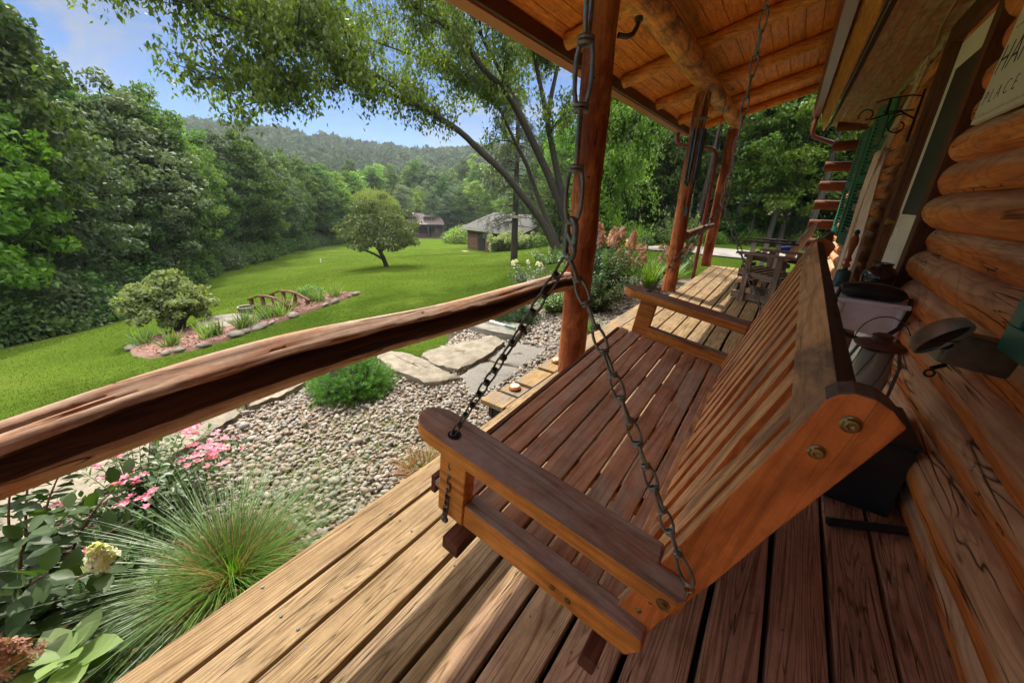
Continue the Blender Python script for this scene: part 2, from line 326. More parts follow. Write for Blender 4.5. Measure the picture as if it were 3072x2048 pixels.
# ------------------------------------------------------------------ deck
DK = thing('porch_deck', 'long plank porch deck beside the log house, tan outside and red-brown by the wall', 'deck')
gx = [-1.074, -.945, -.805, -.664, -.529, -.382, -.25, -.103, .05, .193, .338, .480, .62]
def deckmat():
    m, t, p, o = newmat('deck_wood')
    v1 = coords(t, (14, .9, 14)); n1 = noise(t, v1, 1, 5, .6, 1.5); v2 = coords(t, (110, 3.2, 40)); n2 = noise(t, v2, 1, 6, .7, .5)
    v0 = coords(t, (1, 1, 1), False); sx = t.nodes.new('ShaderNodeSeparateXYZ'); t.links.new(v0, sx.inputs[0])
    vb = coords(t, (3.0, .8, 1)); nb = noise(t, vb, 1.2, 6, .65, .6)
    def mr(src, a, b, c=0, d=1):
        q = t.nodes.new('ShaderNodeMapRange'); q.inputs['From Min'].default_value = a; q.inputs['From Max'].default_value = b; q.inputs['To Min'].default_value = c; q.inputs['To Max'].default_value = d
        t.links.new(src, q.inputs['Value']); return q.outputs[0]
    def ma(op, a, b):
        q = t.nodes.new('ShaderNodeMath'); q.operation = op
        for i, w in ((0, a), (1, b)):
            if isinstance(w, (int, float)): q.inputs[i].default_value = w
            else: t.links.new(w, q.inputs[i])
        return q.outputs[0]
    f = ma('ADD', mr(sx.outputs['X'], -.62, .12), ma('MULTIPLY', ma('SUBTRACT', nb, .5), 1.6)); f = ma('SUBTRACT', f, mr(sx.outputs['Y'], 1.9, 3.6, 0, .9)); f = mr(f, .15, .75)
    tan = ramp(t, n1, [(.25, (.29, .19, .09)), (.75, (.43, .31, .175))]); red = ramp(t, n1, [(.25, (.44, .225, .15)), (.75, (.62, .36, .25))]); gr = (.27, .215, .165)
    c = mixc(t, f, tan, red); c = mixc(t, mr(nb, .5, .75, 0, .6), c, gr)
    c = mixc(t, .7, c, ramp(t, n2, [(.36, (.55, .5, .45)), (.56, (1.06, 1.06, 1.04))]), 'MULTIPLY')
    rg_, rv = rings(t, 'y', 26, .38, 8, (.42, .33, .25)); c = mixc(t, .85, c, rg_, 'MULTIPLY'); cr = cracks(t, 'y', .7, 16, .008); c = mixc(t, .9, c, cr, 'MULTIPLY'); c = mixc(t, .85, c, knots(t, 'y', .6, 5), 'MULTIPLY')
    dirt = ramp(t, noise(t, coords(t, (12, 7, 9)), 1, 7, .75), [(.38, (.62, .58, .54)), (.6, (1.03, 1.03, 1.03))]); c = mixc(t, .7, c, dirt, 'MULTIPLY')
    t.links.new(c, p.inputs['Base Color']); p.inputs['Roughness'].default_value = .74; p.inputs['Specular IOR Level'].default_value = .2
    bump(t, p, mixc(t, .5, mixc(t, .5, n2, rv), cr), .6, .005); return m
DM = deckmat(); rnd = random.Random(3)
for i in range(12):
    g = .007 if i not in (6, 8) else .009; b = B(); x0 = gx[i] + g; x1 = gx[i + 1] - g
    if i == 11: x0 -= .004
    y = -2.2; dz = rnd.uniform(-.002, .002)
    n = 26; vs = []; fs = []                       # slightly wandering edges
    for k in range(n + 1):
        yy = y + (7.93 + 2.2) * k / n; w = rnd.uniform(-.002, .002); w2 = rnd.uniform(-.002, .002)
        vs += [(x0 + w, yy, dz - .038), (x1 + w2, yy, dz - .038), (x1 + w2, yy, dz), (x0 + w, yy, dz)]
    for k in range(n):
        a = 4 * k; fs += [(a, a + 1, a + 5, a + 4), (a + 1, a + 2, a + 6, a + 5), (a + 2, a + 3, a + 7, a + 6), (a + 3, a, a + 4, a + 7)]
    fs += [(3, 2, 1, 0), (4 * n, 4 * n + 1, 4 * n + 2, 4 * n + 3)]
    b.add(vs, fs).build('deck_board', DM, DK, bevel=.004)
dark = plain('under_deck', (.03, .022, .016), .9)
b = B()
for y in np.arange(-2.0, 7.9, .4): b.box((-1.06, y, -.2), (.6, y + .045, -.041))
b.build('joist', dark, DK)
B().box((-1.062, -2.2, -.34), (-1.03, 7.93, -.042)).box((-1.03, 7.89, -.34), (.62, 7.92, -.042)).build('rim_board', wood('rim', (.2, .11, .05), (.38, .22, .1), 'y'), DK)
nm = plain('nail_steel', (.20, .19, .18), .7, .3)
nl_ = []
for i in range(12):
    for y in np.arange(-1.8, 7.9, .4):
        for q in (.25, .75):
            if rnd.random() < .8: nl_.append((gx[i] + .14 * q + rnd.uniform(-.004, .004), y + .02 + rnd.uniform(-.01, .01), .001))
nl_.sort(key=lambda p: math.hypot(p[0], p[1] - 1.2)); NP = [(.0046, 0), (.0046, .0010), (.0018, .0015)]
o0 = B().lathe([(r_ * .75, z_) for r_, z_ in NP], (0, 0, 0), 10).build('nail', nm, DK); o0.location = nl_[0]
for p in nl_[1:100]: o = o0.copy(); COL.objects.link(o); o.location = p
b = B(); [b.lathe(NP, p, 8) for p in nl_[100:]]; o = b.build('nail', nm, DK); o['kind'] = 'stuff'
# low step with two round solar lights
ST = thing('porch_step', 'low yellow plank step along the outer edge of the deck with cut notches', 'step', (0, 0, 0))
SW = wood('step_wood', (.26, .16, .06), (.40, .27, .12), 'y', worn=(.24, .2, .15), wornamt=.5)
B().box((-1.245, 1.72, -.205), (-1.09, 5.0, -.168)).build('step_board', SW, ST, bevel=.004)
b = B()
for y0, y1 in ((1.88, 2.02), (2.06, 2.34), (2.38, 5.0)): b.box((-1.41, y0, -.205), (-1.253, y1, -.168))
b.box((-1.44, 1.70, -.206), (-1.25, 1.86, -.17))
b.build('step_board', SW, ST, bevel=.004)
B().box((-1.40, 1.74, -.34), (-1.37, 5.0, -.207)).box((-1.36, 1.74, -.34), (-1.1, 1.77, -.207)).build('riser', dark, ST)
amber = plain('amber_glass', (.62, .2, .05), .25); lens = plain('solar_lens', (.62, .56, .36), .3, 0, (.5, .45, .3), 4)
for k, (y, lab) in enumerate(((1.955, 'round solar light with amber rim sitting on the near notched end of the step'), (2.55, 'round solar light half hidden beside the foot of the nearest porch post'))):
    t = thing('solar_light', lab, 'solar light', (-1.335, y, -.166), group='solar lights on the step')
    B().lathe([(.038, 0), (.04, .006), (.039, .02), (.034, .024)], n=28).build('rim', amber, t, True)
    B().lathe([(.033, .0245), (.031, .029), (.015, .031)], n=28).build('lens', lens, t, True)
    B().tube([(.041 * math.cos(a), .041 * math.sin(a), .004) for a in np.linspace(0, 2 * math.pi, 25)[:-1]], .003, 6, closed=True).build('base_ring', plain('black_plastic', (.02, .02, .02), .5), t, True)

# ------------------------------------------------------------------ posts, rail
PW = wood('post_wood', (.17, .035, .012), (.36, .09, .03), 'z', fine=38, rough=.42, worn=(.52, .18, .06), wornamt=.45, crack=.7)
def logpts(p, q, n, wob, seed):
    r = random.Random(seed); p = Vector(p); q = Vector(q); L_ = []
    for i in range(n + 1):
        f = i / n; L_.append(p.lerp(q, f) + Vector((r.uniform(-wob, wob), r.uniform(-wob, wob), r.uniform(-wob, wob))))
    return L_
posts = [(-1.005, 2.13, .082, 2.24, 'nearest round red-brown log post, with the rail end butting into it'), (-1.135, 5.16, .078, 2.215, 'middle red-brown log post with the wind chime hanging in front of it'), (-1.155, 7.80, .082, 2.215, 'farthest red-brown log post at the end corner of the deck')]
for i, (x, y, r, h, lab) in enumerate(posts):
    t = thing('porch_post', lab, 'post', (x, y, 0), group='log posts carrying the porch roof')
    pts = logpts((0, 0, 0), (0, 0, h), 16, .003, i); rr = [r * (1 + .03 * math.sin(k * 1.3 + i)) * (1.04 - .05 * k / 16) for k in range(17)]
    B().tube(pts, rr, 22, rough=.012, seed=i).build('log', PW, t, True)
    b = B(); q = random.Random(i)
    for k in range(9): a = q.uniform(2.5, 5.5); z = q.uniform(.3, 2.1); b.lathe([(.007, 0), (.006, .002), (.003, .0025)], (r * .985 * math.cos(a), r * .985 * math.sin(a), z), 8, Matrix.Rotation(a, 3, 'Z') @ Matrix.Rotation(rad(90), 3, 'Y'))
    b.build('knot', plain('knot', (.03, .012, .008), .7), t)
# timber bolt at the near post's foot and iron hook near its top
t = thing('post_hook', 'curved iron hook jutting from the nearest post just under the rafters', 'hook', (-.935, 2.20, 1.87))
B().tube([(0, -.01, 0), (.03, .03, 0), (.045, .07, .02), (.05, .10, .055), (.05, .115, .085)], [.013, .013, .012, .011, .011], 12).lathe([(.02, .083), (.022, .09), (.02, .105), (.012, .107)], (.05, .115, 0), 14).build('hook_arm', plain('old_iron', (.16, .15, .12), .55, .7, (.1, .08, .06)), t, True)
RW = wood('rail_wood_base', (.34, .13, .055), (.58, .29, .15), 'y', fine=60, crack=.85, bs=.9, rough=.6, worn=(.52, .36, .26), wornamt=.8)
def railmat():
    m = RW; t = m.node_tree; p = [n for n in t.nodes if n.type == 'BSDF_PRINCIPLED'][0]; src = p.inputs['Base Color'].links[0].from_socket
    at_ = t.nodes.new('ShaderNodeAttribute'); at_.attribute_name = 'split_shade'; nn = noise(t, coords(t, (30, 2.2, 30)), 1, 6, .7, .6); q = t.nodes.new('ShaderNodeMath'); q.operation = 'MULTIPLY_ADD'; q.inputs[1].default_value = .5; t.links.new(nn, q.inputs[0]); t.links.new(at_.outputs['Fac'], q.inputs[2])
    f = ramp(t, q.outputs[0], [(.74, (0, 0, 0)), (.80, (1, 1, 1))]); dk = ramp(t, nn, [(.35, (.018, .008, .006)), (.65, (.085, .032, .016))]); t.links.new(mixc(t, f, src, dk), p.inputs['Base Color'])  # near-black tone paints the shade on the rail's hollowed house side
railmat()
def rail():
    rng = random.Random(11); n = 300; ns = 64; vs = []; q_ = []
    gro = [(rng.uniform(.9, 2.6), rng.uniform(-.25, .25), rng.uniform(-2.4, 1.5), rng.uniform(.5, 1.6), rng.uniform(.02, .05)) for _ in range(26)]
    for i in range(n + 1):
        f = i / n; y = -2.4 + 4.47 * f; cz = .640 + .02 * math.sin(y * 1.7 + .4) + .012 * math.sin(y * 4.1) - .006 * (f > .97); cx = -1.045 + .02 * math.sin(y * 1.3); r = .060 + .006 * math.sin(y * 2.3 + 1) + .004 * math.sin(y * 6.1)
        if f > .985: r *= .93
        la = .50 + .10 * math.sin(y * 2.1) + .05 * math.sin(y * 7.3 + 1) + .03 * math.sin(y * 19)       # upper edge of the hollow face and its painted shade
        for j in range(ns):
            a = 2 * math.pi * j / ns; a_ = a if a < math.pi * 1.5 else a - 2 * math.pi; u = math.cos(a); w = math.sin(a)
            q = r * (1 + .03 * math.sin(5 * a + y * .9) + .02 * math.sin(9 * a + y * 1.7) + .006 * math.sin(31 * a + y * 2 + 2 * math.sin(y * 3)) + rng.uniform(-.003, .003))
            if -.35 < a_ < la: q *= 1 - .17 * min(1, (la - a_) / .07) * min(1, (a_ + .35) / .4)
            for ga, gk, gy, gl, gd in gro:
                t_ = (y - gy) / gl
                if 0 < t_ < 1: e = (a_ - (ga + gk * t_)) / .05; q -= r * gd * 1.2 * math.exp(-e * e) * math.sin(math.pi * t_) ** .5
            vs.append((cx + u * q * 1.02, y, cz + w * q * 1.04))
    fs = [(i * ns + j, (i + 1) * ns + j, (i + 1) * ns + (j + 1) % ns, i * ns + (j + 1) % ns) for i in range(n) for j in range(ns)]
    fs += [tuple(range(ns)), tuple(range((n + 1) * ns - 1, n * ns - 1, -1))]
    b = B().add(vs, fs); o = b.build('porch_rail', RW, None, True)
    sp = o.data.attributes.new('split_shade', 'FLOAT', 'POINT'); val = []
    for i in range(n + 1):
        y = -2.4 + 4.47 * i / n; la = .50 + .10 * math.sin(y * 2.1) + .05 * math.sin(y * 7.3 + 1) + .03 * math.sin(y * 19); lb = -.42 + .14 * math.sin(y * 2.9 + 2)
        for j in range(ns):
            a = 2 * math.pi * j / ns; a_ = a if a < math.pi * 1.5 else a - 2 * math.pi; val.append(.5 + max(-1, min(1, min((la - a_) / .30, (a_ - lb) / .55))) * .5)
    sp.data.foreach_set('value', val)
    return o
tag(rail(), 'long gnarled cedar log rail with shade painted along its side, running into the nearest post', 'rail')
o = B().tube([(-1.06, 5.22, .70), (-1.055, 5.5, .715), (-1.05, 5.9, .728), (-1.055, 6.3, .735), (-1.06, 6.75, .74), (-1.06, 7.1, .745)], [.05, .046, .042, .045, .04, .036], 16, rough=.05).build('short_rail', wood('rail2', (.16, .08, .05), (.33, .2, .13), 'y', crack=.8), None, True)
tag(o, 'short weathered branch rail reaching from the middle post towards the farthest post', 'rail')

# ------------------------------------------------------------------ porch roof
RF = thing('porch_roof', 'open-sided porch roof of orange boards on round log rafters', 'roof')
def rz_(x): return 2.352 + .27 * (x + 1.8)
ORG = wood('ceiling_wood', (.84, .23, .03), (.95, .33, .055), 'y', fine=26, rough=.4, crack=.2, bs=.15, worn=(.75, .22, .05), wornamt=.35)
ORX = wood('rafter_wood', (.80, .26, .045), (.95, .42, .10), 'x', fine=34, rough=.4, crack=.55, bs=.3, worn=(.55, .22, .07), wornamt=.4)
ORY = wood('beam_wood', (.72, .24, .045), (.94, .42, .10), 'y', fine=30, rough=.38, crack=.4, bs=.3, worn=(.26, .12, .06), wornamt=.5)
xs = np.arange(-1.93, .62, .132)
for k, x in enumerate(xs):
    x1 = x + .128; b = B(); z0 = rz_(x); z1 = rz_(x1)
    b.add([(x, -2.5, z0), (x1, -2.5, z1), (x1, 8.12, z1), (x, 8.12, z0), (x, -2.5, z0 + .025), (x1, -2.5, z1 + .025), (x1, 8.12, z1 + .025), (x, 8.12, z0 + .025)], [(0, 3, 2, 1), (4, 5, 6, 7), (0, 1, 5, 4), (1, 2, 6, 5), (2, 3, 7, 6), (3, 0, 4, 7)])
    b.build('ceiling_board', ORG, RF, bevel=.003)
B().add([(-1.99, -2.5, rz_(-1.99) + .03), (.7, -2.5, rz_(.7) + .03), (.7, 8.16, rz_(.7) + .03), (-1.99, 8.16, rz_(-1.99) + .03), (-1.99, -2.5, rz_(-1.99) + .06), (.7, -2.5, rz_(.7) + .06), (.7, 8.16, rz_(.7) + .06), (-1.99, 8.16, rz_(-1.99) + .06)], [(0, 3, 2, 1), (4, 5, 6, 7), (0, 1, 5, 4), (1, 2, 6, 5), (2, 3, 7, 6), (3, 0, 4, 7)]).build('roofing', plain('shingle', (.08, .07, .065), .9, 0, None, 30), RF)
for k, y in enumerate((-1.8, -.55, .72, 2.0, 3.28, 4.58, 5.82, 7.04, 8.04)):
    r = .062 if k < 8 else .056; sl = .27
    pts = logpts((-1.84, y, rz_(-1.84) - r - .0), (.42, y, rz_(.42) - r - .0), 12, .004, k + 40)
    B().tube(pts, [r * (1 + .05 * math.sin(i * 1.1 + k)) for i in range(13)], 18, rough=.015, seed=k).build('rafter', ORX, RF, True)
b = B(); b.tube(logpts((-1.1, -2.4, 2.335), (-1.12, 5.30, 2.318), 22, .004, 5), [.102 + .003 * math.sin(i) for i in range(23)], 26, rough=.01).build('beam', ORY, RF, True)
B().tube(logpts((-1.125, 5.305, 2.318), (-1.13, 8.0, 2.315), 8, .004, 6), [.092 + .003 * math.sin(i) for i in range(9)], 26, rough=.01).build('beam', ORY, RF, True)
DR = plain('dark_red_paint', (.085, .018, .012), .4, 0, (.06, .014, .01), 5)
B().box((-1.925, -2.5, 2.215), (-1.892, 8.13, 2.315)).build('fascia', DR, RF, bevel=.002)
GU = plain('gutter_red', (.50, .13, .09), .38, 0, (.45, .11, .08), 3)
b = B(); b.prism([(-2.045, 2.205), (-1.928, 2.205), (-1.928, 2.33), (-1.935, 2.33), (-1.935, 2.212), (-2.04, 2.212), (-2.055, 2.33), (-2.065, 2.33)], 'y', -2.5, 8.15); b.build('gutter', GU, RF, bevel=.002)
# downspout: down from the gutter, elbow back to the post, and down to the ground
def spout(pts, name, mat, parent, w=.07, h=.05):
    b = B(); b.tube(pts, .036, 12, flat=(1.25, .85)); o = b.build(name, mat, parent, True); return o
def curve(P, n=5):
    P = [Vector(p) for p in P]; o = [P[0]]
    for i in range(1, len(P) - 1):
        a = P[i - 1].lerp(P[i], .5) if i > 1 else P[i].lerp(P[i - 1], min(1, .16 / max((P[i] - P[i - 1]).length, .01)))
        a = P[i] + (P[i - 1] - P[i]).normalized() * min(.09, (P[i - 1] - P[i]).length * .45); c = P[i] + (P[i + 1] - P[i]).normalized() * min(.09, (P[i + 1] - P[i]).length * .45)
        for k in range(n + 1): f = k / n; o.append((1 - f) ** 2 * a + 2 * f * (1 - f) * P[i] + f * f * c)
    o.append(P[-1]); return o
GR = plain('spout_red', (.2, .03, .025), .35, 0, (.15, .022, .02), 4)
spout(curve([(-1.99, 7.7, 2.21), (-1.99, 7.7, 2.02), (-1.36, 7.66, 1.93), (-1.30, 7.66, 1.80), (-1.30, 7.66, -.35)]), 'downspout', GR, RF)

# ------------------------------------------------------------------ log house
HS = thing('log_house', 'house of round orange-stained logs with a cream storm door and green shutters', 'house')
def logmat():
    m, t, p, o = newmat('house_log')
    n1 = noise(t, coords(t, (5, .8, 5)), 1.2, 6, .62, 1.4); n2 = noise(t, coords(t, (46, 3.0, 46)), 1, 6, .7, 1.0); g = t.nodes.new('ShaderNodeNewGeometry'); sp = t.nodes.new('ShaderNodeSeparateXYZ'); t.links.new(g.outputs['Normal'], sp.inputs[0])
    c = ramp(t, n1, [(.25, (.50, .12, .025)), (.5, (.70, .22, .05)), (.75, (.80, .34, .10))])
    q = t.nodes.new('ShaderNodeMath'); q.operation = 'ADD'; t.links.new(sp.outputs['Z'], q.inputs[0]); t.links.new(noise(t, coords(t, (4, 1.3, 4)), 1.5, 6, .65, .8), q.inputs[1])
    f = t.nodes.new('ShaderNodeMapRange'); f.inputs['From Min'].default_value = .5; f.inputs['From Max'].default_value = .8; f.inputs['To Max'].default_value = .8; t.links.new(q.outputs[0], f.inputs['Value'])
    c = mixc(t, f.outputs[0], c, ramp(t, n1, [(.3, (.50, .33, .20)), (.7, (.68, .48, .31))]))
    c = mixc(t, .8, c, ramp(t, n2, [(.36, (.66, .58, .52)), (.56, (1.08, 1.08, 1.08))]), 'MULTIPLY'); rg_, rv = rings(t, 'y', 16, .5, 3.2, (.6, .5, .42)); c = mixc(t, .5, c, rg_, 'MULTIPLY')
    cr = mixc(t, 1, cracks(t, 'y', .42, 5.5, .0085), cracks(t, 'y', .9, 11, .009), 'MULTIPLY'); c = mixc(t, .95, c, cr, 'MULTIPLY'); c = mixc(t, .9, c, knots(t, 'y', .75, 1.9), 'MULTIPLY')
    t.links.new(c, p.inputs['Base Color']); p.inputs['Roughness'].default_value = .6; p.inputs['Specular IOR Level'].default_value = .22
    bump(t, p, mixc(t, .5, mixc(t, .4, n2, rv), cr), .9, .010); return m
LGM = logmat()
def houselog(y0, y1, z, r, x, seed, proj=0):
    rg = random.Random(seed); n = max(6, int((y1 - y0) / .13)); ph = rg.uniform(0, 6); pts = []; rr = []
    for i in range(n + 1):
        y = y0 + (y1 - y0) * i / n; pts.append((x + .013 * math.sin(y * 1.2 + ph), y, z + .007 * math.sin(y * .9 + ph * 2)))
        e = min(i, n - i); rr.append(r * (1 + .045 * math.sin(y * 2.3 + ph) + .025 * math.sin(y * 6.7 + ph) + (.05 if rg.random() < .06 else 0)) * (.90 if e == 0 else 1))
    B().tube(pts, rr, 26, rough=.014, seed=seed).build('log', LGM, HS, True)
zj = [-.02, .135, .285, .43, .573, .725, .88, 1.018, 1.165, 1.322, 1.46, 1.61, 1.76, 1.91, 2.06, 2.2]
for k in range(len(zj) - 1):
    z = (zj[k] + zj[k + 1]) / 2; r = (zj[k + 1] - zj[k]) / 2 * 1.10; x = .655
    if 2.06 < z: houselog(-3, 8.25, z, r, x, 300 + k); continue
    st = .05 * ((k * 7) % 3 - 1)
    houselog(-3.0, 3.02, z, r + .004, x - (.02 if k % 2 else 0), 100 + k); houselog(4.12, 8.25, z, r, x, 200 + k)
B().box((.66, -3, -.3), (.70, 3.05, 2.4)).box((.66, 4.1, -.3), (.70, 8.2, 2.4)).build('chinking', plain('chinking', (.12, .09, .06), .9), HS)
CL = wood('corner_log', (.13, .035, .014), (.24, .08, .03), 'x', rough=.5)
for k, (x0, z) in enumerate(((.2, 2.245), (.22, 1.97), (.19, 1.675), (.19, 1.39), (.2, 1.10), (.2, .80), (.2, .5), (.2, .2))):
    B().tube([(x0, 8.36, z), (x0 + .02, 8.36, z), (.9, 8.36, z), (6, 8.36, z)], [.066, .072, .074, .074], 16, rough=.02, seed=k).build('corner_log', CL, HS, True)
    B().tube([(.72, 8.36, z - .145), (6, 8.36, z - .145)], [.075, .075], 16).build('corner_log', CL, HS, True)
# eaves: wide fascia, its gutter, boarded soffit
def yb(p0, p1, y0=-2.5, y1=8.72):
    """sheet between two lines running along the house; p=(x,z) at y=3.5 and at y=8.7"""
    def ev(p, y): f = (y - 3.5) / 5.2; return (p[0] + (p[2] - p[0]) * f, y, p[1] + (p[3] - p[1]) * f)
    return [ev(p0, y0), ev(p1, y0), ev(p1, y1), ev(p0, y1)]
def slab(b, p0, p1, t, y0=-2.5, y1=8.72):
    q = [Vector(v) for v in yb(p0, p1, y0, y1)]; n = (q[1] - q[0]).cross(q[3] - q[0]).normalized() * t; vs = q + [v + n for v in q]
    return b.add(vs, [(0, 3, 2, 1), (4, 5, 6, 7), (0, 1, 5, 4), (1, 2, 6, 5), (2, 3, 7, 6), (3, 0, 4, 7)])
FB = wood('fascia_wood', (.60, .24, .05), (.78, .36, .10), 'y', fine=22, rough=.4, crack=.2, bs=.12)
slab(B(), (.148, 2.245, .062, 2.245), (.05, 2.53, -.03, 2.53), .02).build('eave_fascia', FB, HS, bevel=.002)
slab(B(), (.172, 2.247, .086, 2.247), (.21, 2.30, .13, 2.30), .01).build('soffit_trim', plain('soffit_dark', (.09, .045, .025), .6), HS)
SFM = wood('soffit_wood', (.34, .12, .045), (.52, .21, .08), 'y', fine=26, rough=.5, crack=.3, worn=(.40, .27, .14), wornamt=.45)
for k in range(6):
    a = .215 + .072 * k; c = a + .069; slab(B(), (a, 2.31 - .015 * k, a - .08 + .013 * k, 2.31 - .015 * k), (c, 2.298 - .015 * k, c - .08 + .013 * (k + 1), 2.298 - .015 * k), .012).build('soffit_board', SFM, HS)
# sprayed foam line where soffit meets wall
b = B(); rg = random.Random(2); P = []
for i in range(110): y = -2 + i * .0935; P.append((.585 + rg.uniform(-.012, .01), y, 2.215 + rg.uniform(-.014, .012)))
b.tube(P, [rg.uniform(.018, .036) for _ in P], 9, rough=.25, seed=4).build('foam_sealant', plain('foam', (.40, .31, .16), .75, 0, (.24, .17, .08), 14, .6), HS, True)
b = B().tube([(.36, -1, 2.27), (.37, .5, 2.265), (.42, 1.8, 2.255), (.45, 2.6, 2.245), (.44, 3.2, 2.25), (.50, 4.2, 2.235), (.55, 4.6, 2.22)], .004, 6).build('loose_wire', plain('wire_tan', (.5, .28, .12), .5), HS, True)
GH = plain('gutter_house', (.2, .04, .03), .33, 0, (.16, .03, .024), 3)
def ln(p, y): f = (y - 3.5) / 5.2; return (p[0] + (p[2] - p[0]) * f, y, p[1] + (p[3] - p[1]) * f)
gp = [(.045, 2.53, -.035, 2.53), (.035, 2.53, -.045, 2.53), (.02, 2.44, -.06, 2.44), (-.05, 2.44, -.13, 2.44), (-.08, 2.49, -.15, 2.49), (-.085, 2.54, -.16, 2.54), (-.09, 2.54, -.165, 2.54), (-.085, 2.485, -.16, 2.485), (-.055, 2.43, -.135, 2.43), (.025, 2.43, -.055, 2.43)]
n = len(gp); vs = [ln(p, -2.5) for p in gp] + [ln(p, 8.74) for p in gp]
B().add(vs, [tuple(range(n - 1, -1, -1)), tuple(range(n, 2 * n))] + [(i, (i + 1) % n, n + (i + 1) % n, n + i) for i in range(n)]).build('gutter', GH, HS)
spout(curve([(-.09, 8.62, 2.44), (-.10, 8.60, 2.16), (.25, 8.55, 2.02), (.6, 8.50, 1.98), (.66, 8.52, 1.7), (.66, 8.52, -.3)]), 'downspout', GH, HS)
# snow-guard ends: tips of the tin roof over the gutter
RP = Vector((0, 0, 0))
B().add([(-.06, -2.5, 2.56), (3.2, -2.5, 3.9), (3.2, 8.75, 3.9), (-.13, 8.75, 2.56), (-.06, -2.5, 2.60), (3.2, -2.5, 3.94), (3.2, 8.75, 3.94), (-.13, 8.75, 2.60)], [(0, 3, 2, 1), (4, 5, 6, 7), (0, 1, 5, 4), (1, 2, 6, 5), (2, 3, 7, 6), (3, 0, 4, 7)]).build('main_roof', plain('shingle2', (.1, .07, .06), .9, 0, None, 30), HS)
B().box((.72, -3, -.4), (6, -2.9, 3)).build('end_wall', LGM, HS)
# door: brown casing, cream storm door with black screen
TRM = wood('trim_brown', (.10, .035, .014), (.17, .062, .024), 'z', rough=.5, crack=.2, bs=.15)
CRM = plain('cream_paint', (.93, .91, .78), .42, 0, (.88, .85, .70), 3); SCR = plain('screen_dark', (.018, .018, .018), .5, 0, (.03, .03, .03), 3)
D_ = B().box((.595, 3.14, 0), (.625, 3.19, 2.06)).box((.595, 3.86, 0), (.625, 3.93, 2.06)).box((.595, 3.19, 1.92), (.625, 3.86, 2.06)).box((.595, 3.19, 0), (.625, 3.86, .14)).box((.595, 3.19, .96), (.625, 3.86, 1.04)).build('door', CRM, HS, bevel=.004)
B().box((.607, 3.19, .14), (.622, 3.86, .96)).build('door_panel', CRM, D_)
b = B()
for y0, y1 in ((3.25, 3.50), (3.55, 3.80)):
    for z0, z1 in ((.22, .86),):
        b.box((.599, y0, z0), (.6065, y1, z0 + .012)).box((.599, y0, z1 - .012), (.6065, y1, z1)).box((.599, y0, z0 + .012), (.6065, y0 + .012, z1 - .012)).box((.599, y1 - .012, z0 + .012), (.6065, y1, z1 - .012))
b.build('door_moulding', CRM, D_, bevel=.002)
B().box((.5985, 3.19, 1.04), (.604, 3.86, 1.92)).build('door_screen', SCR, D_)
B().box((.5955, 3.19, 1.04), (.598, 3.86, 1.055)).box((.5955, 3.19, 1.905), (.598, 3.86, 1.92)).build('screen_frame', CRM, D_)
BR = plain('brass', (.42, .27, .09), .35, .9)
B().lathe([(.012, 0), (.012, .03), (.02, .036), (.022, .05), (.012, .058)], (.594, 3.91, 1.0), 16, Matrix.Rotation(rad(-90), 3, 'Y')).box((.590, 3.895, .90), (.5945, 3.925, 1.06)).build('door_handle', BR, D_, True)
B().box((.545, 3.95, 0), (.62, 4.11, 2.2)).box((.545, 3.01, 0), (.62, 3.12, 2.2)).box((.548, 3.12, 2.075), (.62, 3.95, 2.2)).build('door_casing', TRM, HS, bevel=.003)
# shuttered window farther along
B().box((.545, 6.0, .75), (.6, 6.08, 2.02)).box((.545, 7.05, .75), (.6, 7.13, 2.02)).box((.545, 6.08, 1.95), (.6, 7.05, 2.02)).box((.545, 6.08, .75), (.6, 7.05, .82)).build('window_frame', TRM, HS, bevel=.003)
B().box((.575, 6.08, .82), (.58, 7.05, 1.95)).build('window_pane', plain('window_dark', (.02, .022, .025), .08), HS)
GRN = plain('shutter_green', (.014, .17, .095), .42, 0, (.012, .135, .075), 4)
for k, y0 in enumerate((5.35, 7.0)):
    s_ = B().box((-.03, 0, .70), (0, .09, 2.04)).box((-.03, .41, .70), (0, .5, 2.04)).box((-.03, .09, 1.95), (0, .41, 2.04)).box((-.03, .09, .70), (0, .41, .82)).box((-.03, .09, 1.32), (0, .41, 1.4)).build('shutter', GRN, HS, bevel=.003); s_.location = (.545, y0, 0); s_.rotation_euler = (0, 0, rad(9) if k == 0 else rad(5)); b = B()
    for z in np.arange(.84, 1.94, .035): b.bar((-.016, .09, z), (-.016, .41, z), .03, .005, (.6, 0, 1))
    b.build('louvre', GRN, s_)
s_ = B().box((.485, .66, .775), (.515, 1.435, .84)).box((.485, 1.375, .84), (.515, 1.435, 1.9)).box((.485, .66, .84), (.515, .72, 1.9)).box((.492, .72, .84), (.508, 1.375, 1.9)).build('shutter', plain('shutter_teal', (.03, .24, .2), .4), HS, bevel=.003)

# ------------------------------------------------------------------ porch swing (built in its own frame: x to the back, y along the seat, z up, origin at the near arm's rear top corner)
SWG = thing('porch_swing', 'slatted red-brown wooden bench swing hanging on galvanised chains in the foreground', 'porch swing', (-.0002, .443, .5652))
SWG.rotation_euler = (rad(3.19), rad(9.11), rad(.54)); T = 1.339
SM = (Matrix.Translation(SWG.location) @ SWG.rotation_euler.to_matrix().to_4x4()); SMI = SM.inverted()
def tol(p): return SMI @ Vector(p)
WX = wood('swing_x', (.25, .125, .09), (.40, .22, .16), 'x', fine=44, rough=.5, crack=.35, worn=(.33, .25, .22), wornamt=.6)
WY = wood('swing_y', (.36, .165, .105), (.54, .29, .19), 'y', fine=44, rough=.5, crack=.25, bs=.2, worn=(.40, .29, .24), wornamt=.5)
WO = wood('swing_orange', (.56, .19, .035), (.84, .36, .08), 'x', fine=50, rough=.42, crack=.3, bs=.25)
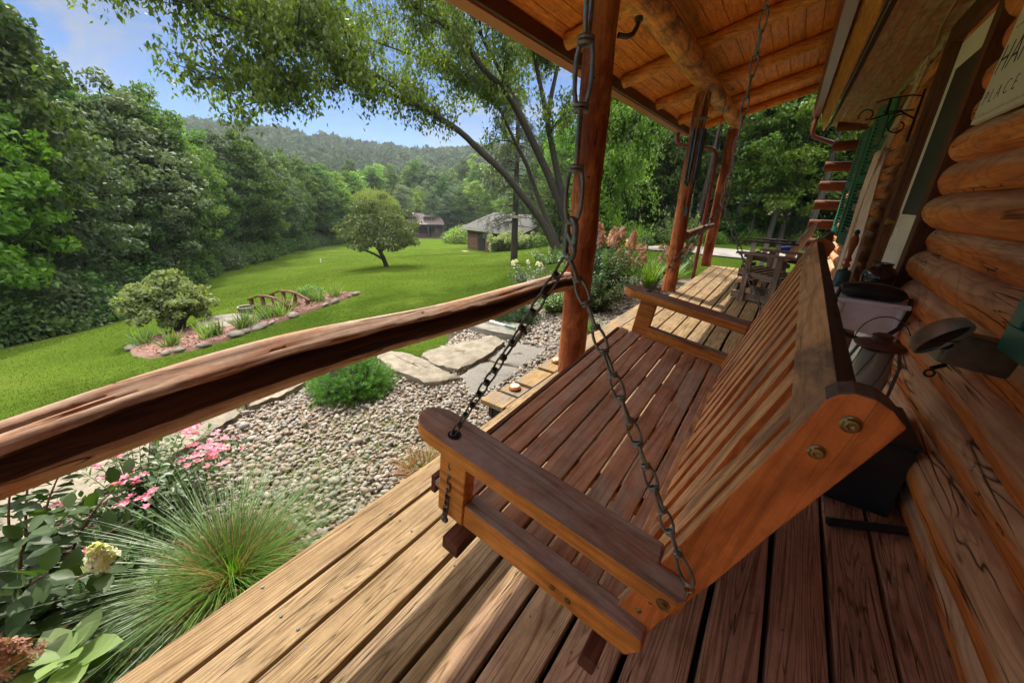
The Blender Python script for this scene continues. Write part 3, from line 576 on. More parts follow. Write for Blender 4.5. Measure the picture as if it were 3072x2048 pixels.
WZ = wood('swing_end', (.56, .14, .035), (.78, .25, .065), 'z', fine=40, rough=.4, crack=.35, bs=.2)
WT = wood('swing_tan', (.66, .33, .13), (.88, .50, .23), 'z', fine=40, rough=.5, crack=.2, bs=.2, worn=(.30, .17, .11), wornamt=.35)
WTY = wood('swing_tan_y', (.62, .33, .15), (.84, .49, .25), 'y', fine=40, rough=.5, crack=.35, bs=.25, worn=(.24, .15, .11), wornamt=.45)
def arm(y0, sgn):
    P = []
    for k in range(13):
        a = math.pi / 2 + math.pi * k / 12; P.append((-.520 + .056 * math.cos(a), .0415 - .0415 * -math.sin(a) if False else .0415 + .0415 * math.sin(a)))
    # P runs from inner (y=.083) round the tip to outer (y=0)
    poly = [(-.052, .083)] + P + [(-.012, 0), (.0, .012), (0, .043), (-.049, .0435)]
    poly = [(x, y0 + sgn * y) for x, y in poly]
    if sgn > 0: poly = poly[::-1]
    b = B().prism(poly, 'z', -.036, 0); return b
for y0, s in ((0, 1), (T, -1)):
    A = arm(y0, s).build('arm', WX, SWG, bevel=.004)
    A.data.materials.append(WO)
    for p in A.data.polygons:
        if abs(p.normal.z) < .5: p.material_index = 1
    yc = y0 + s * .030
    B().lathe([(.014, 0), (.014, .0006)], (-.472, yc, .0004), 20).build('chain_hole', plain('hole_black', (.006, .004, .003), 1), A, True)
    # front arm post and lower side rail
    p = B().box((-.493, y0 + s * .012, -.225), (-.42, y0 + s * .046, -.037)) if s > 0 else B().box((-.493, y0 - .046, -.225), (-.42, y0 - .012, -.037))
    o = p.build('arm_post', WO, SWG, bevel=.003)
    lo, hi = sorted((y0 + s * .016, y0 + s * .058)); r = B()
    r.prism([(-.419, -.160), (-.419, -.226), (-.034, -.226), (-.016, -.185), (-.022, -.160)][::-1] , 'y', lo, hi)
    o = r.build('side_rail', WO, SWG, bevel=.003); o.data.materials.append(WX)
    for q in o.data.polygons:
        if q.normal.z > .6: q.material_index = 1
    # tall end board of the backrest
    e = [(-.084, -.205), (-.047, .006), (.013, .352), (.019, .362), (.03, .369), (.046, .370), (.062, .365), (.078, .353), (.073, .322), (.044, .168), (.021, .023), (-.004, -.10), (-.019, -.19), (-.03, -.205)]
    lo, hi = sorted((y0 + s * .046, y0 + s * .08))
    E_ = B().prism(e, 'y', lo, hi).build('end_board', WZ, SWG, bevel=.0025); E_.data.materials.append(WT); E_.data.materials.append(wood('weathered_top', (.12, .085, .065), (.22, .17, .135), 'x', crack=.3))
    for q in E_.data.polygons:
        if abs(q.normal.y) < .5:
            q.material_index = 2 if q.normal.z > .5 else (1 if q.normal.x < -.5 else 0)
    brass = plain('bolt_brass', (.36, .27, .12), .32, .9, (.2, .15, .08), 30)
    MY = Matrix.Rotation(rad(90 * s), 3, 'X')
    for x, z, q in ((.041, .336, 1), (.031, .291, .9), (-.035, -.094, .5), (-.044, -.136, .5)):
        B().lathe([(.0095 * q, 0), (.0095 * q, .0012), (.007 * q, .0022), (.0062 * q, .0045), (.0035 * q, .005), (.0022 * q, .0036), (.001, .0036)], (x, y0 + s * .0455, z), 22, MY).build('bolt', brass, E_, True)
    B().lathe([(.0095, 0), (.0095, .0016), (.0065, .002), (.006, .006), (.002, .0065)], (-.026, y0 - s * .0005, -.019), 20, MY).build('bolt', brass, A, True)
    for x, z in ((-.19, -.196), (-.155, -.2)): B().lathe([(.007, 0), (.0068, .002), (.004, .0032), (.001, .0034)], (x, y0 + s * .0155, z), 18, MY).build('bolt', brass, o, True)
# seat slats
fr = [0, .097, .224, .372, .51, .645, .77, .897, 1]
rg = random.Random(9)
for k in range(8):
    x0 = -.545 + .475 * fr[k] + .0035; x1 = -.545 + .475 * fr[k + 1] - .0035; dz = rg.uniform(-.001, .001)
    lo, hi = (.06, T - .06) if k else (.05, T - .05)
    if k <= 1: lo, hi = .05, T - .05
    B().box((x0, lo, -.222 + dz), (x1, hi, -.205 + dz)).build('seat_slat', WY, SWG, bevel=.0025)
B().box((-.066, .082, -.20), (-.048, T - .082, -.168)).build('back_rail', WTY, SWG, bevel=.002)
B().box((-.092, .15, -.204), (-.070, T - .35, -.19)).build('filler_strip', WTY, SWG, bevel=.002)
for y in (.085, .36, .67, .95, T - .085): B().prism([(-.54, -.224), (-.54, -.245), (-.43, -.262), (-.09, -.262), (-.06, -.24), (-.06, -.224)], 'y', y - .016, y + .016).build('seat_support', WO, SWG)
for x0, x1 in ((-.452, -.405), (-.098, -.066)): B().box((x0, -.012, -.304), (x1, T + .012, -.264)).build('cross_beam', wood('beam_dark', (.10, .035, .02), (.17, .065, .036), 'y', crack=.3), SWG, bevel=.003)
B().box((-.560, .055, -.262), (-.546, T - .055, -.206)).build('seat_front', wood('beam_dark', (0,) * 3, (0,) * 3), SWG, bevel=.002)
# backrest: top rail and carved slats
tp = B().prism([(.0035, .292), (.0205, .3595), (.0405, .3595), (.0245, .288)], 'y', .081, T - .081).build('top_rail', WTY, SWG, bevel=.002)
tp.data.materials.append(wood('weathered_top_y', (.07, .042, .03), (.12, .08, .06), 'y', crack=.3))
for q in tp.data.polygons:
    if q.normal.z > .6: q.material_index = 1
def front_x(z): return -.0465 + .1722 * z
wav = {0: (0, 1), 1: (-1, 0), 4: (0, -1), 5: (1, 0), 8: (0, 1), 9: (-1, 0)}
for k in range(12):
    yc = .137 + .0985 * k; hw = .0285; n = 22; vs = []; fs = []; wl, wr = wav.get(k, (0, 0))
    for i in range(n + 1):
        z = -.19 + (.30 + .19) * i / n; f = (z - .04) / .075; bmp = .020 * math.exp(-f * f) - .010 * math.exp(-((abs(z - .04) - .13) / .03) ** 2); x = front_x(z) + .002
        ya = yc - hw + wl * bmp; yb_ = yc + hw + wr * bmp
        vs += [(x, ya, z), (x, yb_, z), (x + .020, yb_, z - .003), (x + .020, ya, z - .003)]
    for i in range(n): a = 4 * i; fs += [(a, a + 1, a + 5, a + 4), (a + 1, a + 2, a + 6, a + 5), (a + 2, a + 3, a + 7, a + 6), (a + 3, a, a + 4, a + 7)]
    fs += [(3, 2, 1, 0), (4 * n, 4 * n + 1, 4 * n + 2, 4 * n + 3)]
    o = B().add(vs, fs).build('back_slat', WT, SWG, bevel=.0015); o.data.materials.append(WZ)
    for q in o.data.polygons:
        if abs(q.normal.y) > .7: q.material_index = 1
# chains
GALV = plain('galvanised', (.30, .32, .31), .42, .75, (.17, .17, .15), 60); GALD = plain('galvanised_dark', (.16, .165, .16), .45, .75, (.09, .085, .075), 60)
def chain(b, p, q, pitch, wr, w, sag=0, phase=0, knots=True):
    """knotted loop-link chain from p to q"""
    p = Vector(p); q = Vector(q); L_ = (q - p).length; n = max(1, round(L_ / pitch)); d = (q - p) / n; u = d.normalized()
    s = u.cross(Vector((0.3, 1, 0.1))).normalized(); t = u.cross(s)
    for i in range(n):
        c = p + d * (i + .5) + Vector((0, 0, -sag * 4 * (i + .5) / n * (1 - (i + .5) / n))); a = phase + (i % 2) * math.pi / 2 + .25 * math.sin(i * 2.1); S = s * math.cos(a) + t * math.sin(a)
        hl = d.length * .5 + wr * .7; pts = []
        for k in range(16):
            g = 2 * math.pi * k / 16; cu = math.cos(g); su = math.sin(g); e = (abs(cu) ** .75) * (1 if cu > 0 else -1)
            pts.append(c + u * hl * e + S * w / 2 * su)
        b.tube(pts, wr, 8, closed=True)
        if knots:
            N = u.cross(S); c2 = c + u * (hl - wr * 1.5)
            for dz in (-.8, .9): b.tube([c2 + u * (dz * wr) + (S * math.cos(g) + N * math.sin(g)) * (w * .36) for g in np.linspace(0, 2 * math.pi, 13)[:-1]], wr * .9, 8, closed=True)
def shook(b, c, up, down, r, wr, side):
    """S hook whose two bows hang between up and down"""
    c = Vector(c); S = Vector(side).normalized(); Zv = Vector((0, 0, 1)); P = []
    for k in range(13): a = math.pi * (-.05 + 1.05 * k / 12); P.append(c + Zv * (r * 1.0) + S * (math.cos(a) * r) + Zv * (math.sin(a) * r))
    P.append(c + S * (-r * .75) + Zv * (r * .45)); P.append(c)
    P.append(c + S * (r * .75) - Zv * (r * .45))
    for k in range(13): a = math.pi * (0 - 1.05 * k / 12); P.append(c - Zv * (r * 1.0) + S * (math.cos(a) * r) + Zv * (math.sin(a) * r))
    P.insert(0, P[0] - Zv * r * 1.2); P.append(P[-1] + Zv * r * 1.3)
    b.tube(P, wr, 10)
for near, hk, top, fh, ey in ((1, (-.231, .455, 1.050), 2.70, (-.4697, .4684, .6422), (-.0025, .4640, .5866)), (0, (-.240, 1.765, 1.112), 2.70, (-.4703, 1.746, .7125), (-.0025, 1.757, .6569))):
    hk = Vector(hk); r = .0125; cm = GALV
    b = B(); shook(b, hk, 0, 0, r, .0042, (.8, -.6, 0) if near else (.8, .2, 0))
    H_ = b.build('s_hook', GALV, SWG, True); 
    for v in H_.data.vertices: v.co = SMI @ v.co
    # long-link chain up to the rafters
    b = B(); chain(b, hk + Vector((0, 0, r * 1.7)), (hk.x, hk.y, top - .09), .063, .0028, .021, phase=.5)
    o = b.build('chain', GALV, SWG, True)
    b = B(); chain(b, hk - Vector((0, 0, r * 1.7)), fh, .0345, .0019, .0145, phase=.2, knots=True); o2 = b.build('chain', GALD, SWG, True)
    e = Vector(ey); u = (hk - Vector((0, 0, r * 1.7)) - e).normalized(); qe = e + u * .052
    b = B(); chain(b, hk - Vector((0, 0, r * 1.7)), qe, .0345, .0021, .0150, phase=.9); o3 = b.build('chain', GALV, SWG, True)
    # tail of the front chain: through the arm and down the post to the beam under the seat
    y0 = 0 if near else T; s = 1 if near else -1; b = B(); chain(b, SM @ Vector((-.463, y0 + s * .020, -.038)), SM @ Vector((-.463, y0 + s * .004, -.225)), .021, .0018, .012)
    b.tube([SM @ Vector((-.463 + .007 * math.cos(a), y0 + s * .004, -.23 + .007 * math.sin(a))) for a in np.linspace(0, 6.28, 13)[:-1]], .004, 8, closed=True)
    o4 = b.build('chain', GALD, SWG, True)
    # quick link and eye bolt at the back
    S = u.cross(Vector((.3, 1, 0))).normalized(); b = B(); P = []
    for k in range(20):
        g = 2 * math.pi * k / 20; w = .0065 + .0055 * (.5 - .5 * math.cos(g)); P.append(e + u * (.0275 + .0265 * math.cos(g)) + S * (w * 1.05 * math.sin(g)))
    b.tube(P, .0028, 9, closed=True); o5 = b.build('quick_link', GALV, SWG, True)
    b = B(); ec = e + Vector((0, -.002 * s, -.004)); b.tube([ec + Vector((math.cos(a) * .0055, 0, math.sin(a) * .0055)) for a in np.linspace(0, 6.28, 15)[:-1]], .0022, 8, closed=True)
    b.tube([ec + Vector((0, 0, -.005)), ec + Vector((-.002, -.004 * s, -.02))], .0026, 8)
    o6 = b.build('eye_bolt', plain('bolt_brass', (0,) * 3), SWG, True)
    for o in (o, o2, o3, o4, o5, o6):
        for v in o.data.vertices: v.co = SMI @ v.co
    # ceiling hook
    b = B().tube([(hk.x, hk.y, top - .1), (hk.x + .012, hk.y, top - .09), (hk.x + .012, hk.y, top - .06), (hk.x, hk.y, top - .04), (hk.x, hk.y, top + .05)], .005, 8); o = b.build('ceiling_hook', GALV, SWG, True)
    for v in o.data.vertices: v.co = SMI @ v.co

# ------------------------------------------------------------------ things on the porch
# armchairs
def chair(name, label, loc, rz, mx, my, mz, base):
    t = thing(name, label, 'armchair', loc, rz, 'wooden armchairs at the far end of the porch')
    for y in (0, .56):
        B().box((-.02, y - .012, .0), (.045, y + .012, .545)).build('leg', mz, t, bevel=.003)
        B().box((.30, y - .012, .0), (.36, y + .012, .545)).build('leg', mz, t, bevel=.003)
        B().prism([(-.09, .315), (-.09, .37), (.52, .285), (.52, .225)][::-1], 'y', y + (.014 if y == 0 else -.04), y + (.04 if y == 0 else -.014)).build('side_rail', mx, t, bevel=.003)
        q = [(-.13, -.06), (-.10, -.075), (.1, -.075), (.54, -.03), (.56, -.01), (.56, .03), (-.10, .055), (-.13, .035)]
        B().prism([(x, y + (w if y == 0 else -w)) for x, w in (q if y == 0 else q[::-1])], 'z', .546, .568).build('arm', mx, t, bevel=.003)
        B().box((-.12, y - .01 + (.03 if y == 0 else -.03), .02), (.50, y + .01 + (.03 if y == 0 else -.03), .10)).build('runner', base, t, bevel=.003)
    b = B()
    for k in range(8): x = -.085 + k * .066; z = .372 - (x + .09) * .14; b.box((x, .02, z - .018), (x + .05, .54, z))
    b.build('seat', my, t, bevel=.003)
    b = B()
    for k in range(7):
        y = .035 + k * .071; hh = .58 - .16 * ((k - 3) / 3) ** 2; u = .066
        pts = [(0, y), (0, y + u)] ; vs = []
        for d in (0, .02):
            for (yy, s) in ((y, 0), (y + u, 0), (y + u, hh - (.03 if k > 3 else 0)), (y + u / 2, hh + .012), (y, hh - (.03 if k < 3 else 0))): vs.append((.40 + s * .36 + d, .28 + (yy - .28) * (1 + .18 * s), .30 + s * .93))
        b.add(vs, [(4, 3, 2, 1, 0), (5, 6, 7, 8, 9)] + [(i, (i + 1) % 5, 5 + (i + 1) % 5, 5 + i) for i in range(5)])
    b.build('backrest', mz, t, bevel=.002)
    B().box((.46, .02, .545), (.49, .54, .60)).box((-.1, .02, .11), (-.06, .54, .2)).box((.3, .02, .11), (.34, .54, .2)).build('stretcher', my, t, bevel=.003)
    return t
def wg(n, a, b): return [wood(n + ax, a, b, ax, crack=.5, rough=.7) for ax in 'xyz']
w1 = wg('grey_wood', (.21, .15, .11), (.38, .30, .23)); chair('wooden_armchair', 'nearer weathered grey-brown slatted armchair beyond the swing, its front leg standing on the deck boards', (-.335, 5.22, 0), rad(-20), w1[0], w1[1], w1[2], w1[0])
w2 = wg('dark_wood', (.045, .04, .035), (.11, .095, .08)); gb = wood('pale_back', (.55, .53, .52), (.72, .69, .67), 'z', crack=.3, rough=.8)
c2_ = chair('wooden_armchair', 'farther armchair with dark arms and a pale rounded backrest near the shutters', (-.42, 6.75, .02), rad(-14), w2[0], w2[1], gb, w2[0])
o = tag(B().tube([(0, -.14, 0), (0, -.1, 0), (0, .1, 0), (0, .14, 0)], [.03, .13, .13, .03], 20, flat=(1, .4)).build('cushion', plain('blue_cloth', (.02, .03, .28), .8), None, True), 'small deep blue cushion lying on the seat of the farther armchair', 'cushion'); o.location = (.02, 7.26, .44)
# little white table
TB = thing('side_table', 'small chippy white painted table standing against the log wall behind the swing', 'table', (.42, 2.78, 0)); TB.scale = (1, 1, 1.04)
WP = plain('chippy_white', (.86, .90, .93), .65, 0, (.72, .72, .72), 9, .3)
B().box((-.145, -.19, .600), (.145, .28, .622)).build('tabletop', WP, TB, bevel=.006)
B().prism([(-.13, .6), (-.13, .50), (-.09, .47), (.06, .45), (.11, .47), (.13, .50), (.13, .6)], 'y', -.176, -.16).build('apron', WP, TB, bevel=.002)
B().box((-.132, -.16, .48), (-.118, .26, .6)).box((-.13, .25, .48), (.13, .265, .6)).build('apron', WP, TB, bevel=.002)
for x in (-.12, .12):
    for y in (-.165, .25): B().tube([(x, y, 0), (x, y, .2), (x, y, .48), (x, y, .598)], [.012, .017, .02, .02], 12).build('leg', WP, TB, True)
BG = plain('black_leather', (.022, .022, .022), .42, 0, (.012, .012, .012), 30, .3)
t = thing('handbag', 'soft black zipped bag lying on the white table with its strap hanging down', 'bag', (.40, 2.66, .648))
n = 22; vs = []
b = B(); b.tube([(-.118, 0, .03), (-.11, 0, .036), (-.08, 0, .04), (-.02, .005, .044), (.05, 0, .042), (.10, 0, .038), (.135, -.01, .030), (.150, -.012, .03)], [.012, .035, .046, .05, .05, .045, .028, .006], 20, flat=(1.35, .82), rough=.02); b.build('bag_body', BG, t, True)
B().tube([(-.10, -.02, .074), (-.02, -.03, .087), (.06, -.03, .083), (.12, -.03, .066)], .0025, 6).build('zip', plain('zip', (.2, .2, .19), .4, .5), t, True)
b = B(); b.tube([(-.115, -.02, .05), (-.13, -.06, .0), (-.125, -.10, -.06), (-.10, -.13, -.13), (-.05, -.14, -.17), (.02, -.13, -.19), (.09, -.12, -.17), (.14, -.1, -.11), (.16, -.07, -.03), (.155, -.03, .03)], .007, 8, flat=(1.5, .4)); b.build('strap', BG, t, True)
t = thing('jug', 'round dark brown glazed crock with a narrow neck on the white table', 'crock', (.460, 2.955, .648))
B().lathe([(.045, 0), (.055, .006), (.072, .04), (.078, .07), (.074, .10), (.055, .13), (.043, .138), (.042, .142), (.047, .152), (.046, .158), (.037, .158), (.035, .14), (.03, .03)], n=40).build('crock_body', plain('brown_glaze', (.035, .018, .015), .16, 0, (.02, .012, .016), 6, 0, .6), t, True)
t = thing('hand_bell', 'old school hand bell of greenish metal with a turned orange wood handle', 'hand bell', (.308, 2.985, .648))
B().lathe([(.052, 0), (.053, .008), (.045, .018), (.038, .03), (.036, .085), (.03, .094), (.015, .098), (.012, .112)], n=36).build('bell_body', plain('verdigris', (.05, .10, .09), .42, .5, (.03, .05, .045), 8), t, True)
B().lathe([(.012, .11), (.019, .116), (.021, .124), (.012, .134), (.011, .140), (.017, .15), (.0185, .156), (.012, .165), (.010, .18), (.014, .21), (.021, .25), (.0195, .275), (.011, .292), (.009, .298)], n=28).build('handle', wood('bell_handle', (.28, .07, .015), (.42, .13, .03), 'z', rough=.3, crack=.1), t, True)
B().lathe([(.009, .298), (.013, .305), (.012, .318), (.004, .326)], n=20).build('finial', plain('black_plastic', (0,) * 3), t, True)
# storm lantern on an upturned crate
GM2 = plain('dull_metal', (.22, .2, .19), .45, .8, (.12, .1, .095), 14); RM = plain('rusty_disc', (.2, .13, .12), .5, .6, (.12, .07, .06), 18)
t = thing('storm_lantern', 'old storm lantern with wire bail and rusty brim behind the swing back', 'lantern', (.362, 1.86, .325)); t.scale = (.93,) * 3
B().lathe([(.062, 0), (.066, .01), (.064, .045), (.04, .06), (.028, .066)], n=30).build('fuel_tank', GM2, t, True)
B().lathe([(.028, .068), (.044, .10), (.058, .15), (.06, .20), (.055, .255), (.05, .30), (.048, .30), (.053, .255), (.058, .2), (.056, .15), (.042, .1), (.026, .068)], n=32).build('glass_globe', plain('lantern_glass', (.30, .32, .30), .08, 0, (.22, .23, .21), 3, 0, .5), t, True)
B().lathe([(.03, .318), (.074, .310), (.082, .318), (.076, .326), (.045, .332), (.032, .337), (.03, .352), (.034, .358), (.02, .366), (.004, .368)], n=34).build('brim', RM, t, True)
for s in (-1, 1): B().tube([(s * .066, 0, .03), (s * .08, 0, .1), (s * .08, 0, .24), (s * .06, 0, .31)], .006, 8).build('side_tube', GM2, t, True)
B().tube([(s * .083 * math.cos(a), .02 * math.sin(a), .325 + .105 * math.sin(a)) for s in (1,) for a in np.linspace(0, math.pi, 17)], .0022, 8).build('bail', plain('bail_wire', (.12, .12, .12), .4, .8), t, True)
b = B()
for a in (.2, 1.2, 2.2, 3.3, 4.4, 5.4): b.tube([(.062 * math.cos(a), .062 * math.sin(a), .08), (.063 * math.cos(a + .7), .063 * math.sin(a + .7), .2), (.052 * math.cos(a + 1.2), .052 * math.sin(a + 1.2), .30)], .0015, 6)
b.build('guard_wire', plain('bail_wire', (0,) * 3), t, True)
t = thing('black_box', 'low black box on the deck against the wall, carrying the storm lantern', 'box', (.42, 1.9, 0))
B().box((-.13, -.17, 0), (.12, .17, .300)).build('box_body', plain('black_plastic', (0,) * 3), t, bevel=.006); B().box((-.135, -.175, .302), (.125, .175, .322)).build('lid', plain('black_plastic', (0,) * 3), t, bevel=.005)
# grey metal hooded lamp on the wall
t = thing('wall_lamp', 'grey-green metal box lamp with a round dark-glassed head, fixed low on the log wall', 'lamp', (.449, 1.50, .745)); t.rotation_euler = (0, rad(8), rad(6))
GN = plain('grey_green_paint', (.30, .28, .20), .4, .3, (.10, .095, .07), 6); DKM = plain('dark_metal', (.03, .03, .03), .5, .4)
B().box((-.045, -.04, -.046), (.10, .045, .042)).build('lamp_box', GN, t, bevel=.010, seg=3)
nd = Vector((.62, -.62, -.48)).normalized(); Ml = nd.to_track_quat('Z', 'Y').to_matrix(); cl = Vector((-.098, -.12, .036))
B().lathe([(.024, -.036), (.048, -.026), (.060, -.012), (.063, .005), (.061, .010), (.056, .010), (.055, .003)], cl, 34, Ml).build('head', plain('hood_metal', (.5, .5, .43), .4, .3, (.17, .17, .14), 6), t, True)
B().lathe([(.055, .003), (.04, .007), (.016, .009)], cl, 30, Ml).build('lamp_glass', plain('black_plastic', (0,) * 3), t, True)
B().tube([cl + Ml @ Vector((-.061, 0, .012)), cl + Ml @ Vector((0, .01, .02)), cl + Ml @ Vector((.061, 0, .012))], .002, 6).tube([(-.05 + .010 * math.cos(a), -.06, -.075 + .010 * math.sin(a)) for a in np.linspace(0, 6.28, 15)[:-1]], .003, 8, closed=True).tube([(-.05, -.055, -.062), (-.02, -.03, -.05)], .006, 8).tube([(-.10, -.09, .02), (-.02, 0, 0)], .018, 8).build('bracket', DKM, t, True)
# black pipe lying on the deck
t = tag(B().tube([(.352, 1.553, .017), (.48, 1.620, .017), (.62, 1.692, .017)], .0155, 20).build('pipe', plain('black_pipe', (.025, .027, .028), .38, 0, (.015, .015, .016), 30), None, True), 'short black rubber-covered pipe lying across the deck boards against the wall', 'pipe')
# hammock hanging on the wall
t = thing('hammock', 'beige cloth hammock hanging folded on the wall with its spreader bar and knotted cords', 'hammock', (0, 0, 0))
CLO = plain('hammock_cloth', (.92, .80, .64), .85, 0, (.80, .62, .45), 26, .4, aniso=(1, 1, .12)); ROP = plain('hammock_rope', (.76, .60, .38), .85, 0, (.36, .25, .14), 60, .8)
n, k_ = 40, 26; vs = []
for i in range(n + 1):
    z = 1.53 - i / n * 1.38; w = .15 + .24 * min(1, (i / n) * 1.6)
    for j in range(k_ + 1):
        f = j / k_ - .5; vs.append((.455 + .022 * math.sin(f * 40 + z * 1.5) + .012 * math.sin(f * 15 + z * 4), 4.60 - .05 * (i / n) + f * 2 * w * 1.05, z + .01 * math.sin(f * 9)))
fs = [(i * (k_ + 1) + j, i * (k_ + 1) + j + 1, (i + 1) * (k_ + 1) + j + 1, (i + 1) * (k_ + 1) + j) for i in range(n) for j in range(k_)]
o = B().add(vs, fs).build('cloth', CLO, t, True); md = o.modifiers.new('Solid', 'SOLIDIFY'); md.thickness = .006
B().tube([(.47, 4.42, 1.66), (.47, 4.80, 1.68)], .014, 12).build('spreader_bar', wood('spreader', (.3, .24, .14), (.5, .42, .27), 'y'), t, True)
b = B()
for j in range(16):
    f = j / 15 - .5; b.tube([(.475, 4.61 + f * .36, 1.66), (.48, 4.60 + f * .36, 1.6), (.475, 4.6 + f * .3, 1.53)], .006, 5)
    b.tube([(.475, 4.61 + f * .36, 1.67), (.49, 4.46 + f * .17, 1.80), (.50, 4.38 + f * .12, 1.92), (.50 + .02 * math.sin(j), 4.32 + f * .15, 2.0), (.5, 4.28 + f * .04, 2.09)], .008, 5)
b.tube([(.5, 4.30, 1.95), (.5, 4.36, 1.93), (.47, 4.40, 1.95), (.5, 4.34, 1.98)], .014, 8)
for q in range(5): b.tube([(.44, 4.4 + q * .02, 1.62 - .02 * q), (.43, 4.42, 1.3), (.425, 4.38 + .03 * q, 1.0), (.43, 4.45, .8 - .1 * q)], .006, 5)
b.build('cord', ROP, t, True)
# wrought-iron bracket
t = thing('iron_bracket', 'black wrought-iron scroll bracket on the wall left of the door', 'bracket', (.53, 4.22, 1.72)); IR = plain('wrought_iron', (.02, .02, .019), .5, .6)
def spiral(c, r0, r1, a0, a1, n=18): return [(c[0] + (r0 + (r1 - r0) * i / n) * math.cos(a0 + (a1 - a0) * i / n), c[1], c[2] + (r0 + (r1 - r0) * i / n) * math.sin(a0 + (a1 - a0) * i / n)) for i in range(n + 1)]
b = B().box((-.0, -.012, -.17), (.012, .012, .16)); b.tube([(0, 0, .12), (-.05, 0, .13), (-.16, -.005, .12), (-.24, -.01, .10)], .0048, 8); b.tube(spiral((-.07, 0, -.06), .075, .02, 1.4, 7.5), .0048, 8)
b.tube([(0, 0, -.02), (-.08, .0, .03), (-.18, .0, .01), (-.24, 0, -.01)], .0055, 8); b.tube(spiral((-.27, 0, .02), .03, .045, -1.6, 3.6), .0045, 8); b.tube([(-.02, -.03, .03), (-.10, .03, .04), (-.18, -.03, .03)], .0045, 8); b.tube([(-.16, 0, .12), (-.16, 0, .02)], .009, 8)
b.tube([(-.14, 0, .01), (-.14, 0, -.14)], .004, 6); b.tube([(-.14, -.08, -.14), (-.14, .08, -.14)], .005, 6); b.build('scroll', IR, t, True)
# sign beside the door
t = thing('wall_sign', 'cream painted wooden sign with hand lettering hanging on the logs right of the door', 'sign', (.535, 2.32, 1.69))
SGN = plain('sign_cream', (.74, .72, .58), .6, 0, (.66, .64, .5), 3); t.rotation_euler = (0, rad(2), 0)
B().box((0, -.36, -.25), (.022, .36, .30)).build('board', SGN, t, bevel=.002)
INK = plain('sign_ink', (.012, .014, .012), .7)
for txt, z, s, y, sp, sh in (('PORCH', .15, .15, .335, 1.1, .25), ('IS OUR', .075, .05, .24, 1.3, .2), ('HAPPY', -.075, .15, .35, 1.05, .2), ('PLACE', -.185, .072, .325, 1.8, .15)):
    cu = bpy.data.curves.new('letters', 'FONT'); cu.body = txt; cu.size = s; cu.space_character = sp; cu.shear = sh * .6; cu.offset = -.0016 if s < .1 else -.0022; cu.extrude = .0004
    tmp = bpy.data.objects.new('tmp', cu); COL.objects.link(tmp); bpy.context.view_layer.update()
    me = bpy.data.meshes.new_from_object(tmp); bpy.data.objects.remove(tmp); o = link('lettering', me, INK, t)
    o.matrix_local = Matrix(((0, 0, -1, -.0006), (-1, 0, 0, y), (0, 1, 0, z), (0, 0, 0, 1)))
b = B().box((-.001, .24, .08), (-.0002, .32, .083)).box((-.001, -.24, .08), (-.0002, -.16, .083)); rg = random.Random(4)
for k in range(70): y = -.34 + .68 * k / 69; h = rg.uniform(.004, .016); b.add([(-.0008, y, -.232), (-.0008, y + .004, -.232), (-.0008, y + rg.uniform(-.006, .01), -.232 + h)], [(0, 2, 1)])
b.build('painted_grass', INK, t)
# wind chime in front of the middle post
t = thing('wind_chime', 'large bronze tube wind chime with a teardrop sail hanging from the porch beam', 'wind chime', (-1.07, 4.99, 0)); CM = plain('chime_tube', (.13, .12, .10), .25, .85, (.09, .085, .075), 4)
for k in range(6):
    a = k * math.pi / 3 + .3; L_ = .62 - .02 * k; B().tube([(.058 * math.cos(a), .058 * math.sin(a), 1.84), (.058 * math.cos(a), .058 * math.sin(a), 1.84 - L_)], .014, 14).build('tube', CM, t, True)
B().lathe([(.078, 1.935), (.078, 1.945), (.06, 1.95)], n=28).build('top_ring', plain('chime_ring', (.16, .14, .12), .5), t, True)
b = B()
for a in (.3, 2.4, 4.5): b.tube([(.07 * math.cos(a), .07 * math.sin(a), 1.94), (0, 0, 2.24)], .002, 5)
for k in range(6): a = k * math.pi / 3 + .3; b.tube([(.058 * math.cos(a), .058 * math.sin(a), 1.95), (.058 * math.cos(a), .058 * math.sin(a), 1.83)], .0015, 5)
b.tube([(0, 0, 1.95), (0, 0, 1.05)], .0015, 5); b.build('cord', ROP, t, True)
B().prism([(0, 1.07), (.028, .985), (.018, .95), (0, .93), (-.018, .95), (-.028, .985)], 'y', -.003, .003).build('sail', CM, t, True)
o = B(); chain(o, (-.98, 5.6, 2.26), (-.975, 5.6, 1.75), .03, .002, .012, knots=False); o = tag(o.build('hanging_chain', plain('rusty_chain', (.16, .07, .03), .6, .5), None, True), 'thin rusty chain dangling from the beam just past the wind chime', 'chain')
# yellow tag seen up on the eave

